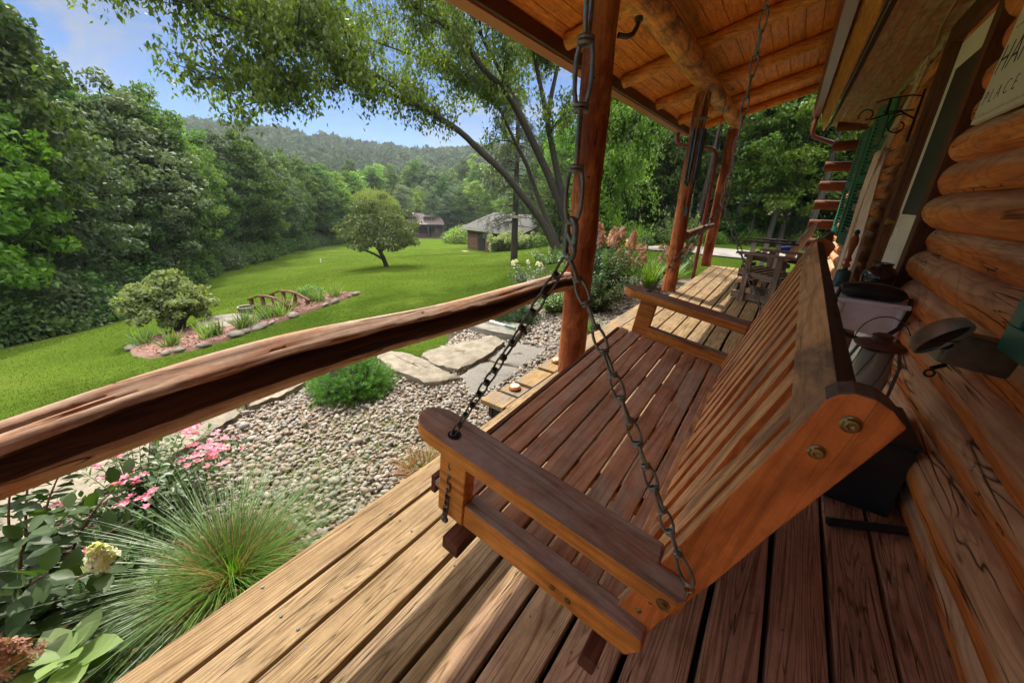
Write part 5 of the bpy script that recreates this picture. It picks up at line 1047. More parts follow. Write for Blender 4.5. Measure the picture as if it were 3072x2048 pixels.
for k, (pts, r0) in enumerate(limbs):
    n = len(pts); q = [];
    for i in range(n - 1):
        for s in range(3): q.append(pts[i].lerp(pts[i + 1], s / 3))
    r0 *= .8; q.append(pts[-1]); sm = [q[0]] + [(q[i - 1] + q[i] * 2 + q[i + 1]) / 4 for i in range(1, len(q) - 1)] + [q[-1]]
    if k in (0, 3, 4, 6): sm = [sm[0] - Vector((0, 0, .4))] + sm
    m_ = len(sm); b.tube([p + off for p in sm], [max(.018, r0 * (1.12 - 1.02 * (i / (m_ - 1)) ** .8)) for i in range(m_)], 12, rough=.07, seed=k)
b.build('trunk', BK, t, True)
subs = []
for pts, r0 in limbs:
    if r0 < .04: continue
    for _ in range(4 if r0 > .1 else 2):
        i = int(rng.integers(max(1, len(pts) // 3), len(pts) - 1)); p = pts[i].lerp(pts[i + 1], rng.random()); v = (Vector(rng.normal(size=3)) + (pts[i + 1] - pts[i]).normalized() * 1.1 + Vector((0, 0, .25))).normalized(); q = [p]; L_ = rng.uniform(1.1, 2.1)
        for s in range(4): v = (v + Vector(rng.normal(0, .18, 3)) + Vector((0, 0, -.05 * s))).normalized(); q.append(q[-1] + v * L_ / 4)
        subs.append((q, .035)); B().tube([e + off for e in q], [.035, .028, .02, .012, .006], 6).build('branch', BK, t, True)
bb, PP, DD = tree_leaves(rng, limbs + subs, 5, 5.8, 1.3, .1, 42, .12)
kz = (np.array(PP)[:, 2] - 1.1) / np.hypot(PP[:, 0], PP[:, 1]) > .085 + .06 * rng.random(len(PP)); PP, DD = PP[kz], DD[kz]
bb.v = [(v[0] + off.x, v[1] + off.y, v[2] + off.z) for v in bb.v]; bb.build('twigs', BK, t)
n = len(PP); scatter('crown', [(0, -.5, 0), (.24, -.08, .05), (.10, .1, 0), (0, .5, 0), (-.10, .1, 0), (-.24, -.08, .05)], [[(0, 1, 2), (0, 2, 4), (2, 3, 4), (0, 4, 5)]], PP + np.array(off), frames(DD + .35 * rng.normal(size=DD.shape), None, rng), .150 * rng.uniform(.6, 1.2, n), LV_A, t)
# second, straight-leaning dark trunk seen right of the near post
q0 = Vector((*at(24.2, 14.6), 0)); q0.z = g1(q0.x, q0.y); lm2 = [([q0, P3(23.4, -.044, 14.6), P3(21.9, .039, 14.3), P3(20.8, .101, 14.1), P3(19.3, .187, 13.8), P3(17.5, .30, 13.5), P3(15.5, .42, 13.2)], .21), ([P3(21.9, .039, 14.3), P3(23.0, .12, 14.8), P3(23.5, .24, 15.2), P3(24.5, .36, 15.4)], .07), ([P3(20.8, .101, 14.1), P3(18, .16, 14.4), P3(14, .21, 14.6)], .05), ([q0 + Vector((.5, .3, 0)), P3(22.4, .05, 15), P3(22.3, .2, 15.2), P3(22.8, .35, 15.3)], .07), ([q0 + Vector((.7, .4, 0)), P3(21.5, .0, 15.1), P3(21.3, .14, 15.3), P3(20.2, .3, 15.4)], .06)]
t = thing('leaning_tree', 'dark-trunked leaning tree right of the nearest post, behind the pink hydrangea', 'tree', tuple(q0)); off = -q0; b = B()
for k, (pts, r0) in enumerate(lm2):
    m_ = len(pts); b.tube([p + off - Vector((0, 0, .3 if i == 0 else 0)) for i, p in enumerate(pts)], [max(.02, r0 * (1 - .85 * i / (m_ - 1))) for i in range(m_)], 12, rough=.08, seed=k)
b.build('trunk', BK, t, True); bb, PP, DD = tree_leaves(rng, lm2, 2, 6.0, 1.5, .1, 70); bb.v = [(v[0] + off.x, v[1] + off.y, v[2] + off.z) for v in bb.v]; bb.build('twigs', BK, t)
n = len(PP); scatter('crown', RH_V, RH_F, PP + np.array(off), frames(DD + .35 * rng.normal(size=DD.shape), None, rng), .115 * rng.uniform(.65, 1.25, n), leafm('fresh_leaf', [(.06, .115, .014), (.09, .16, .02), (.12, .2, .03)], .45), t)

# ---- small apple tree on the lawn
ax, ay, az_ = gpt(53.9, -.172); D_ap = math.hypot(ax, ay)
t = thing('apple_tree', 'small round drooping fruit tree standing alone on the lawn over its own shadow', 'tree', (ax, ay, az_)); sc = D_ap / 19.4; rng = np.random.default_rng(41)
c, P, q = crown_pts(rng, 90, 95, 1.85 * sc, 1.95 * sc, 1.25 * sc, .32); hang = P[:, 2] < 1.5; 
c2, P2, q2 = crown_pts(rng, 22, 110, 2.0 * sc, 1.35 * sc, .6 * sc, .30); k = np.hypot(P2[:, 0], P2[:, 1]) > 1.0; P = np.vstack([P, P2[k]]); q = np.vstack([q, q2[k]]); P = P[P[:, 2] > .72]; q = q[:len(P)]
n = len(P); P = P * np.array([1.13, 1.13, 1]); scatter('crown', RH_V, RH_F, P, frames(rng.normal(size=(n, 3)) * .6 + np.array([0, 0, -1.]), q + .6 * rng.normal(size=(n, 3))), .12 * rng.uniform(.7, 1.3, n), leafm('apple_leaf', [(.06, .09, .035), (.085, .12, .05), (.12, .16, .075), (.07, .10, .04)], .3), t)
b = B(); rl = (-math.cos(rad(54)), -math.sin(rad(54)), 0)      # towards picture left
def lv(s, z, o=0): return Vector((rl[0] * s + rl[1] * o, rl[1] * s - rl[0] * o, z))
b.tube([lv(-.08, -.2), lv(-.05, .1), lv(.05, .45), lv(.2, .8), lv(.3, 1.3), lv(.35, 1.9)], [.15, .11, .10, .08, .06, .03], 10, rough=.1)
b.tube([lv(.03, .35), lv(.45, .62), lv(.95, .85), lv(1.3, 1.2)], [.07, .055, .045, .02], 8, rough=.08); b.tube([lv(.12, .7), lv(-.2, 1.2), lv(-.7, 1.7)], [.06, .045, .02], 8); b.tube([lv(.2, .9), lv(.5, 1.3, .5), lv(.8, 1.8, .9)], [.05, .035, .015], 8); b.tube([lv(.2, .9), lv(.1, 1.4, -.6), lv(-.2, 1.9, -1)], [.05, .035, .015], 8)
for k in range(34): p = Vector(c[k]); b.tube([lv(.25, 1.1 + .01 * k), (lv(.25, 1.2) + p) / 2 + Vector((0, 0, .15)), p], [.025, .015, .005], 5)
b.build('trunk', BK, t, True)

# ---- larch-like spruce with bare hanging branches
sx, sy, sz = gpt(35.1, -.164)
t = thing('spruce_tree', 'thin straight conifer trunk with bare drooping lower branches, a small box nailed to it', 'tree', (sx, sy, sz)); rng = np.random.default_rng(51); b = B()
b.tube([(0, 0, -.2), (0, 0, 1.5), (.03, 0, 4), (0, 0, 9)], [.21, .17, .14, .04], 12, rough=.05).build('trunk', BK, t, True)
b = B(); PP = []; DD = []
for k in range(120):
    z = rng.uniform(2.0, 8.6); a = rng.uniform(0, 6.28) if k % 3 else rng.normal(3.6, .7); L_ = (2.7 if z < 4.2 else 2.7 * (9.3 - z) / 5.2) * rng.uniform(.6, 1.1); q = [Vector((0, 0, z))]; v = Vector((math.cos(a), math.sin(a), .12))
    for s in range(6): v.z -= .11; v.normalize(); q.append(q[-1] + v * L_ / 6)
    b.tube(q, [.022, .018, .014, .010, .007, .004, .002], 4, caps=False)
    for s in range(14):
        j = int(rng.integers(1, 6)); e = q[j].lerp(q[j + 1] if j < 6 else q[j], rng.random()); w = Vector((math.cos(a + rng.choice([-1, 1]) * .9), math.sin(a + rng.choice([-1, 1]) * .9), -.9)); l2 = rng.uniform(.2, .55); e2 = e + w * l2 * .6; e3 = e2 + Vector((0, 0, -l2 * .5)); b.tube([e, e2, e3], [.006, .004, .002], 3, caps=False)
        if z > 3.6 or rng.random() < .25:
            for _ in range(16): f = rng.random(); p = e.lerp(e3, f); PP.append((p.x + rng.normal(0, .04), p.y + rng.normal(0, .04), p.z + rng.normal(0, .04))); DD.append(rng.normal(size=3))
b.build('branches', BK, t); PP = np.array(PP); DD = np.array(DD); scatter('needles', RH_V, RH_F, PP, frames(DD, None, rng), np.stack([np.full(len(PP), .05), rng.uniform(.08, .16, len(PP)), np.full(len(PP), .05)], 1), leafm('needle', [(.03, .055, .02), (.045, .08, .03), (.06, .095, .035)], .2), t)
B().box((-.28, -.24, 2.42), (.34, -.15, 2.56)).box((-.05, -.26, 2.58), (.1, -.14, 2.72)).build('nest_box', plain('pale_box', (.45, .42, .36), .7), t)
# ---- weeping pale tree in the valley
for az, d, hh, lab in ((54.5, 64, 8.5, 'pale weeping willow in the valley behind the fruit tree'), (49.5, 96, 10.5, 'tall pale feathery tree directly behind the cabin roof')):
    x, y = at(az, d); t = thing('willow_tree', lab, 'tree', (x, y, g1(x, y))); n = 17000; u = rng.normal(size=(n // 34, 3)); u /= np.linalg.norm(u, axis=1, keepdims=True); u[:, 2] = np.abs(u[:, 2]); c = u * np.array([3.6, 3.6, 2.6]) * rng.uniform(.6, 1, (len(u), 1)); c[:, 2] += hh - 3.4
    dz = np.arange(34)[None, :, None] / 34.; P = c[:, None] + np.concatenate([u[:, None, :2] * dz * .9, -dz * rng.uniform(2.2, 5, (len(u), 1, 1))], 2); P = P.reshape(-1, 3) + rng.normal(0, .12, (len(u) * 34, 3)); n = len(P)
    scatter('crown', RH_V, RH_F, P, frames(np.tile([0, 0, -1.], (n, 1)) + .25 * rng.normal(size=(n, 3)), None, rng), np.stack([np.full(n, .22), rng.uniform(.3, .6, n), np.full(n, .2)], 1), LV_L, t); B().tube([(0, 0, -.3), (0, 0, 3), (.2, 0, 5.5)], [.35, .25, .1], 10).build('trunk', BK, t, True)

# ------------------------------------------------------------------ cabin and garage
def logsiding(name, a, c, freq):
    m, t, p, o = newmat(name); g = t.nodes.new('ShaderNodeTexCoord'); s = t.nodes.new('ShaderNodeSeparateXYZ'); t.links.new(g.outputs['Object'], s.inputs[0]); mu = t.nodes.new('ShaderNodeMath'); mu.operation = 'MULTIPLY'; mu.inputs[1].default_value = freq; fr = t.nodes.new('ShaderNodeMath'); fr.operation = 'PINGPONG'; fr.inputs[1].default_value = .5
    t.links.new(s.outputs['Z'], mu.inputs[0]); t.links.new(mu.outputs[0], fr.inputs[0]); n = noise(t, coords(t, (.5, .5, 7)), 1.4, 5, .6); col = ramp(t, n, [(.3, a), (.7, c)])
    col = mixc(t, .85, col, ramp(t, fr.outputs[0], [(.0, (.25, .2, .17)), (.14, (1, 1, 1))]), 'MULTIPLY'); t.links.new(col, p.inputs['Base Color']); p.inputs['Roughness'].default_value = .75; bump(t, p, fr.outputs[0], .8, .08); return m
GAW = logsiding('garage_siding', (.075, .038, .02), (.17, .085, .045), 4.2); CBW = logsiding('cabin_siding', (.045, .03, .022), (.10, .065, .045), 3.6)
RFG = plain('garage_shingle', (.05, .048, .042), .95, 0, (.034, .033, .029), 4); DKR = plain('dark_room', (.012, .011, .010), .7); WHT = plain('white_trim', (.36, .35, .31), .6)
gA = at(34.0, 38.2); zb = -4.75; uu = Vector((-.985, .17)); ang = math.atan2(uu.y, uu.x)
t = thing('garage', 'long low brown log-sided garage with a pale grey gable roof beyond the conifer', 'garage', (gA[0], gA[1], zb), ang)
# local: x along the eave away to the left, y towards the viewer side is +y?  (rotate so that -y faces back)
L_, Wd, eh, rh = 8.6, 9.0, 2.5, 3.85
def flipy(v): return (v[0], -v[1], v[2])
b = B(); b.add([flipy(v) for v in ((0, 0, -1), (L_, 0, -1), (L_, 0, eh), (0, 0, eh))], [(0, 1, 2, 3)]).add([flipy(v) for v in ((0, Wd, -1), (L_, Wd, -1), (L_, Wd, eh), (0, Wd, eh))], [(3, 2, 1, 0)])
b.add([flipy(v) for v in ((L_, 0, -1), (L_, Wd, -1), (L_, Wd, eh), (L_, Wd / 2, rh), (L_, 0, eh))], [(0, 1, 2, 3, 4)]); b.build('wall', GAW, t)
B().add([flipy(v) for v in ((0, 0, -1), (0, Wd, -1), (0, Wd, eh), (0, Wd / 2, rh), (0, 0, eh))], [(4, 3, 2, 1, 0)]).build('gable_wall', logsiding('garage_gable', (.19, .075, .03), (.34, .15, .06), 4.2), t)
b = B(); ov = .55; k = (rh - eh) / (Wd / 2)
for s, y0 in ((1, 0), (-1, Wd)):
    ye = y0 - s * ov; ze = eh - k * ov; vs = [(-ov, ye, ze), (L_ + ov, ye, ze), (L_ + ov, Wd / 2, rh), (-ov, Wd / 2, rh)]; b.add([flipy((v[0], v[1], v[2] + dz)) for dz in (.02, .16) for v in vs], [(0, 1, 2, 3), (7, 6, 5, 4), (0, 4, 5, 1), (1, 5, 6, 2), (2, 6, 7, 3), (3, 7, 4, 0)])
b.build('roof', RFG, t)
B().box((-ov, ov, eh - k * ov - .06), (L_ + ov, ov + .06, eh - k * ov + .12)).build('fascia', WHT, t)
for x0, x1, z0, z1, nm_, mt in ((5.55, 6.6, -.2, 1.95, 'door', DKR), (6.75, 8.0, -.2, 1.95, 'sliding_door', GAW), (2.0, 2.6, -.2, 2.0, 'door', DKR), (3.6, 4.6, 1.1, 1.7, 'window', plain('blue_glass', (.10, .16, .16), .15)), (.7, 1.3, 1.0, 1.6, 'window', plain('blue_glass', (.1,) * 3))): B().box((x0, .0, z0), (x1, .05, z1)).build(nm_, mt, t)
for y0, y1 in ((1.2, 2.6), (5.6, 7.6)):
    w_ = B().box((-.07, -y1, .95), (-.0, -y0, 1.0)).box((-.07, -y1, 1.62), (0, -y0, 1.67)).box((-.07, -y1, 1.0), (0, -y1 + .06, 1.62)).box((-.07, -y0 - .06, 1.0), (0, -y0, 1.62)).build('window', WHT, t); B().box((-.05, -y1 + .06, 1.0), (-.01, -y0 - .06, 1.62)).build('pane', DKR, w_)
gp_ = gpt(38.6, -.132)
cbx, cby = at(47.85, 80); zc = g1(cbx, cby) - .05; t = thing('cabin', 'small dark cabin with red-brown roof and two dormers at the far end of the lawn', 'cabin', (cbx, cby, zc), rad(47.85)); CS = (7.35) / 7.35
# local: x to picture right, y away, z up
e_, rg_ = 1.1 - .0715 * 80 - zc, 1.1 - .0455 * 84 - zc; hw = 3.65; dp_ = 1.7
B().box((-hw + .35, dp_, -.6), (hw - .35, dp_ + 5, e_ + .4)).build('wall', CBW, t)
cr_ = plain('cabin_roof', (.065, .05, .047), .8, .0, (.048, .037, .035), 3)
b = B(); yr = dp_ + 2.4; zk = e_ + (rg_ - e_) * .36; yk = dp_ + .3
for vs in ([(-hw, -.2, e_), (hw, -.2, e_), (hw - .2, yk, zk), (-hw + .2, yk, zk)], [(-hw + .2, yk, zk), (hw - .2, yk, zk), (hw - 1.1, yr, rg_), (-hw + .5, yr, rg_)], [(-hw + .5, yr, rg_), (hw - 1.1, yr, rg_), (hw - .2, yr + 2.6, e_ + .3), (-hw + .2, yr + 2.6, e_ + .3)]): b.add(vs + [(v[0], v[1], v[2] + .12) for v in vs], [(3, 2, 1, 0), (4, 5, 6, 7), (0, 1, 5, 4), (1, 2, 6, 5), (2, 3, 7, 6), (3, 0, 4, 7)])
b.build('roof', cr_, t); b = B(); b.add([(hw - .35, dp_, e_), (hw - .35, dp_ + 5, e_), (hw - 1.1, yr, rg_)], [(0, 1, 2)]).add([(-hw + .35, dp_, e_), (-hw + .35, dp_ + 5, e_), (-hw + .5, yr, rg_)], [(2, 1, 0)]).build('gable_wall', CBW, t)
for x0, x1 in ((-.55, 1.95), (-3.55, -1.75)):
    d_ = B().box((x0 + .3, yk - .1, zk - .3), (x1 - .2, yr, rg_ - .42)).build('dormer', plain('dormer_wall', (.16, .075, .04), .7, 0, (.1, .05, .03), 3), t)
    B().add([(x0, yk - .45, rg_ - .50), (x1, yk - .45, rg_ - .50), (x1 - .5, yr + .3, rg_ + .02), (x0 + .1, yr + .3, rg_ + .02), (x0, yk - .45, rg_ - .40), (x1, yk - .45, rg_ - .40), (x1 - .5, yr + .3, rg_ + .12), (x0 + .1, yr + .3, rg_ + .12)], [(3, 2, 1, 0), (4, 5, 6, 7), (0, 1, 5, 4), (1, 2, 6, 5), (2, 3, 7, 6), (3, 0, 4, 7)]).build('dormer_roof', cr_, d_)
    xm = (x0 + x1) / 2 + .05; w_ = B().box((xm - .42, yk - .16, zk + .05), (xm + .42, yk - .11, zk + .12)).box((xm - .42, yk - .16, zk + .62), (xm + .42, yk - .11, zk + .69)).box((xm - .42, yk - .16, zk + .12), (xm - .36, yk - .11, zk + .62)).box((xm + .36, yk - .16, zk + .12), (xm + .42, yk - .11, zk + .62)).box((xm - .03, yk - .16, zk + .12), (xm + .03, yk - .11, zk + .62)).build('window', WHT, d_); B().box((xm - .36, yk - .14, zk + .12), (xm + .36, yk - .12, zk + .62)).build('pane', DKR, w_)
for x in (-3.4, -1.6, .4, 1.9, 3.4): B().tube([(x, 0, -.6), (x, 0, e_ + .05)], .09, 8).build('porch_post', CBW, t)
B().box((-hw + .1, -.05, -.6), (hw - .1, dp_, .12)).build('porch_floor', plain('porch_floor', (.12, .06, .04), .8), t)
B().box((-3.4, -.02, .85), (.0, .04, .95)).box((.9, -.02, .85), (3.4, .04, .95)).build('railing', CBW, t)
b = B()
for x in np.arange(-3.3, 3.4, .16):
    if not (0 < x < .9): b.box((x, -.01, .12), (x + .05, .03, .85))
b.build('baluster', CBW, t); B().box((.1, dp_ - .06, .12), (1.0, dp_ - .01, 2.1)).build('door', DKR, t); B().box((1.6, dp_ - .06, .95), (2.6, dp_ - .01, 1.8)).build('window', plain('blue_glass', (.1,) * 3), t)
B().tube([(-2.2, yr + .3, rg_ - .2), (-2.2, yr + .3, rg_ + .75)], .1, 10).tube([(-.6, yr + .6, rg_ - .2), (-.6, yr + .6, rg_ + .6)], .07, 10).build('chimney', plain('stovepipe', (.4, .39, .37), .4, .5), t)

# ------------------------------------------------------------------ island bed on the lawn
IB = [gpt(a, s) for s, a in ((-.294, 82.8), (-.283, 80.4), (-.274, 77.1), (-.262, 73.7), (-.259, 67.3), (-.242, 65.1), (-.234, 60.9), (-.238, 57.5), (-.257, 61.1), (-.282, 66.5), (-.305, 72.0), (-.322, 76.6), (-.323, 81.3), (-.31, 82.6))]
cx = sum(p[0] for p in IB) / len(IB); cy = sum(p[1] for p in IB) / len(IB)
ring = []
for i in range(len(IB)):
    a, c = IB[i], IB[(i + 1) % len(IB)]
    for k in range(4): ring.append((a[0] + (c[0] - a[0]) * k / 4, a[1] + (c[1] - a[1]) * k / 4))
vs = []; lv = (1.04, 1, .8, .6, .4, .2, .02)
for s in lv:
    for p in ring: x = cx + (p[0] - cx) * s; y = cy + (p[1] - cy) * s; vs.append((x, y, g1(x, y) + (-.05 if s > 1 else .05)))
m_ = len(ring); fs = [(i * m_ + j, i * m_ + (j + 1) % m_, (i + 1) * m_ + (j + 1) % m_, (i + 1) * m_ + j) for i in range(len(lv) - 1) for j in range(m_)]
o = B().add(vs, fs).build('mulch_bed', plain('mulch', (.22, .12, .09), .9, 0, (.10, .055, .042), 40, .9), None, True); tag(o, kind='structure')
o2 = o.data; 
MU = plain('mulch_chip', (.27, .145, .11), .9, 0, (.15, .08, .06), 50)
rng = np.random.default_rng(61); n = 15000; k = rng.integers(0, m_, n); s = rng.random(n) ** .5 * .98; R_ = np.array(ring); f = rng.random(n)[:, None]; pr_ = R_[k] * (1 - f) + R_[(k + 1) % m_] * f; xy = np.array([cx, cy]) + (pr_ - np.array([cx, cy])) * s[:, None]
tag(scatter('mulch_chips', RH_V, RH_F, np.column_stack([xy, G(xy[:, 0], xy[:, 1]) + .06]), frames(rng.normal(size=(n, 3)) * np.array([1, 1, .2]), np.array([[0, 0, 1.]]) + .4 * rng.normal(size=(n, 3))), np.stack([rng.uniform(.03, .07, n), rng.uniform(.04, .10, n), np.full(n, .05)], 1), MU), 'reddish wood chip mulch filling the island bed', 'mulch', None, 'stuff')
RS = plain('field_stone', (.19, .165, .13), .85, 0, (.09, .08, .065), 9, .8)
side = ('on the near side of the island bed', 'on the far side of the island bed')
rg = random.Random(12)
for i in range(m_):
    if rg.random() < .38: continue
    x, y = ring[i]; near_ = 1 if i < 28 else 0
    if not near_ and rg.random() < .05: continue
    if near_ and rg.random() < .55: continue
    s = rg.uniform(.05, .125) * (1 if not near_ else .7); v = np.array(ICO_V) * np.array([s * rg.uniform(.9, 1.5), s * rg.uniform(.6, 1), s * rg.uniform(.35, .6)]) * np.random.default_rng(i).uniform(.85, 1.12, (len(ICO_V), 1))
    me = npmesh('edging_stone', v, [np.array(ICO_F[0])], False); o = link('edging_stone', me, RS); o.location = (x, y, g1(x, y) + .05); o.rotation_euler = (rg.uniform(-.2, .2), rg.uniform(-.2, .2), math.atan2(ring[(i + 1) % m_][1] - y, ring[(i + 1) % m_][0] - x))
    tag(o, 'rough field stone in the row ' + side[near_], 'stone', 'field stones ' + side[near_])
# bridge
ba = Vector(gpt(70.9, -.262)); bb_ = Vector(gpt(67.0, -.272)); dv_ = (bb_ - ba); ang = math.atan2(dv_.y, dv_.x); Lb = min(1.0, dv_.length); ba = ba + dv_ * .1
t = thing('garden_bridge', 'little arched wooden garden bridge with a rail on each side in the island bed', 'bridge', (ba.x, ba.y, min(ba.z, bb_.z) + .03), ang); BW = wood('bridge_wood', (.07, .035, .022), (.15, .075, .045), 'x', rough=.7)
def arch(f, h): return .08 + h * .8 + .15 * math.sin(math.pi * f)
for yy in (0, .55):
    P = [(-.15 + (Lb + .3) * f, yy, .30 + h_) for f, h_ in ((0, 0), (.28, .13), (.5, .155), (.72, .13), (1, 0))]
    b = B(); [b.bar(P[i], P[i + 1], .075, .035) for i in range(4)]; b.build('handrail', BW, t)
    b = B(); Q = [(p[0], p[1], p[2] - .25) for p in P]; [b.bar(Q[i], Q[i + 1], .05, .08) for i in range(4)]; b.build('side_beam', BW, t)
    for f in (.06, .36, .64, .94): x = -.15 + (Lb + .3) * f; B().box((x - .035, yy - .03, -.05), (x + .035, yy + .03, .30 + (.02 if f in (.06, .94) else .13))).build('post', BW, t)
b = B()
for k in range(14): f = (k + .5) / 14; x = -.12 + (Lb + .24) * f; b.box((x - .035, 0, arch(f, -.0) - .005), (x + .035, .55, arch(f, 0) + .015))
b.build('deck', BW, t)
p = gpt(71.5, -.266); t = thing('bucket_planter', 'round grey metal tub with a pale rim beside the little bridge', 'planter', p); B().lathe([(.14, 0), (.165, .20), (.165, .22), (.15, .22), (.13, .06)], n=24).build('tub', plain('tub_metal', (.10, .09, .07), .6, .3), t, True); B().tube([(.16 * math.cos(a_), .16 * math.sin(a_), .225) for a_ in np.linspace(0, 6.283, 25)[:-1]], .014, 8, closed=True).build('rim', plain('tub_rim', (.22, .2, .16), .6), t, True)
p = gpt(73.9, -.281); t = thing('stone_disc', 'flat round stone basin with two small stones lying on it in the island bed', 'stone basin', p); B().lathe([(.46, .0), (.5, .06), (.49, .13), (.40, .135), (.1, .12)], n=30).build('basin', RS, t, True); B().lathe([(.06, .12), (.09, .15), (.06, .19)], (.25, .05, 0), 10).build('small_stone', RK, t, True); B().lathe([(.05, .12), (.07, .14), (.05, .17)], (.1, -.2, 0), 10).build('small_stone', RK, t, True)
IRL = leafm('iris_leaf', [(.06, .12, .03), (.09, .16, .04), (.12, .2, .05), (.2, .22, .08)], .3)
for k, (s_, a_) in enumerate(((-.296, 81.7), (-.312, 79.3), (-.309, 76.0), (-.306, 75.1), (-.30, 72.3), (-.294, 71.5), (-.281, 69.9), (-.284, 69.4), (-.282, 68.1), (-.272, 67.1), (-.240, 64.6), (-.252, 63.9), (-.256, 63.0), (-.246, 60.8))):
    x, y, z = gpt(a_, s_); n = 46; rng = np.random.default_rng(100 + k); dv = np.stack([rng.normal(0, .38, n), rng.normal(0, .38, n), np.ones(n)], 1)
    o = scatter('iris_clump', BL_V, BL_F, np.column_stack([rng.normal(0, .05, (n, 2)), np.zeros(n)]), frames(dv, None, rng), np.stack([rng.uniform(.022, .04, n), rng.uniform(.25, .46, n), rng.uniform(.3, .5, n)], 1), IRL); o.location = (x, y, z + .04); tag(o, 'spiky clump of green iris leaves growing in the island bed', 'plant', 'iris clumps in the island bed')
x, y, z = gpt(64.0, -.238); rng = np.random.default_rng(66); o = link('daisy_clump', BP[3], None); o.location = (x, y, z); o.scale = (.42, .42, .3); tag(o, 'loose bright green leafy clump at the far end of the island bed', 'plant')
# multi-stemmed round bush
bx, by, bz = gpt(78.4, -.279); D_b = math.hypot(bx, by); s_ = D_b / 10.6; t = thing('round_bush', 'rounded vase-shaped bush with many dark stems at the left end of the island bed', 'bush', (bx, by, bz)); t.scale = (s_ * .84,) * 3; rng = np.random.default_rng(71)
c, P, q = crown_pts(rng, 150, 80, 1.0, .92, .68, .19); n = len(P); k = P[:, 2] > .22 + .22 * (np.hypot(P[:, 0], P[:, 1]) < .4); P, q = P[k], q[k]; n = len(P)
scatter('foliage', OV_V, OV_F, P, frames(rng.normal(size=(n, 3)) + np.array([0, 0, -.5]), q + .5 * rng.normal(size=(n, 3)) + np.array([0, 0, .8])), .085 * rng.uniform(.7, 1.3, n), leafm('viburnum_leaf', [(.11, .16, .05), (.16, .22, .08), (.22, .28, .12), (.12, .18, .06)], .4, .6, .3), t)
b = B()
for k in range(46): p = Vector(c[k]); a = math.atan2(p.y, p.x); o_ = Vector((.09 * math.cos(a), .09 * math.sin(a), 0)); b.tube([o_, o_ * 2.2 + Vector((0, 0, .3)), p * .75 + Vector((0, 0, .12)), p], [.018, .014, .009, .004], 5)
b.build('stems', BK, t)
for k, (a_, s_, h_, lab) in enumerate(((84.2, -.224, .42, 'leaning white plastic pipe stub at the far left edge of the lawn'), (62.1, -.157, .30, 'small upright white marker post in the lawn short of the fruit tree'))):
    x, y, z = gpt(a_, s_); tag(B().tube([(x, y, z - .05), (x + (.18 if k == 0 else 0) * -.3, y + .1 * (k == 0), z + h_ * .7), (x - .12 * (k == 0), y + .18 * (k == 0), z + h_)], .05 if k == 0 else .045, 12).build('marker_pipe', plain('white_pvc', (.7, .69, .64), .45), None, True), lab, 'pipe')
# flat stone lying in lawn by the garage
x, y, z = gpt(42.4, -.136); rockslab('stepping_stone', 'small flat pale stone set in the lawn before the garage corner', [(x - .4, y - .25), (x + .35, y - .3), (x + .45, y + .2), (x - .3, y + .3)], z - .05, z + .04, RK, 44)

# ------------------------------------------------------------------ flowering and leafy plants
HYL = leafm('hydrangea_leaf', [(.035, .085, .022), (.05, .115, .03), (.075, .15, .04), (.04, .095, .02)], .3, .5, .35)
PINK = leafm('pink_petal', [(.62, .12, .26), (.75, .22, .38), (.85, .45, .52), (.55, .06, .18)], .3, .6, .3, False); CREAM = leafm('cream_petal', [(.66, .65, .52), (.74, .73, .64), (.70, .68, .58), (.56, .60, .36)], .3, .6, .3, False); DUST = leafm('dusty_pink_petal', [(.36, .17, .15), (.44, .25, .20), (.38, .24, .17), (.30, .13, .11)], .3, .6, .3, False); LIME = leafm('lime_petal', [(.26, .32, .13), (.36, .40, .20), (.22, .28, .10)], .3, .6, .3, False)
PT_V = [(0, -.5, 0), (.3, -.1, .06), (.22, .35, .1), (0, .5, .05), (-.22, .35, .1), (-.3, -.1, .06)]; PT_F = [[(0, 1, 2, 3), (0, 3, 4, 5)]]
def panicle(parent, name, base, d, L_, R, mat, rng, n=170, fs=.014):
    """cone of small four-petalled florets"""
    d = Vector(d).normalized(); a = d.orthogonal().normalized(); c = d.cross(a); P = []; D1 = []; N1 = []
    for k in range(n):
        f = rng.random() ** .8; r = R * (1 - .75 * f) * (.75 + .3 * rng.random()); t_ = rng.uniform(0, 6.28); o = a * math.cos(t_) + c * math.sin(t_); p = Vector(base) + d * (L_ * f) + o * r; nn = (o + d * .5 + Vector(rng.normal(0, .25, 3))).normalized(); e = nn.orthogonal().normalized(); g = nn.cross(e)
        for j in range(4): w = e * math.cos(j * math.pi / 2 + k) + g * math.sin(j * math.pi / 2 + k); P.append(tuple(p + w * fs * .5)); D1.append(tuple(w)); N1.append(tuple(nn))
    return scatter(name, PT_V, PT_F, np.array(P), frames(np.array(D1), np.array(N1)), fs * rng.uniform(.8, 1.25, len(P)), mat, parent)
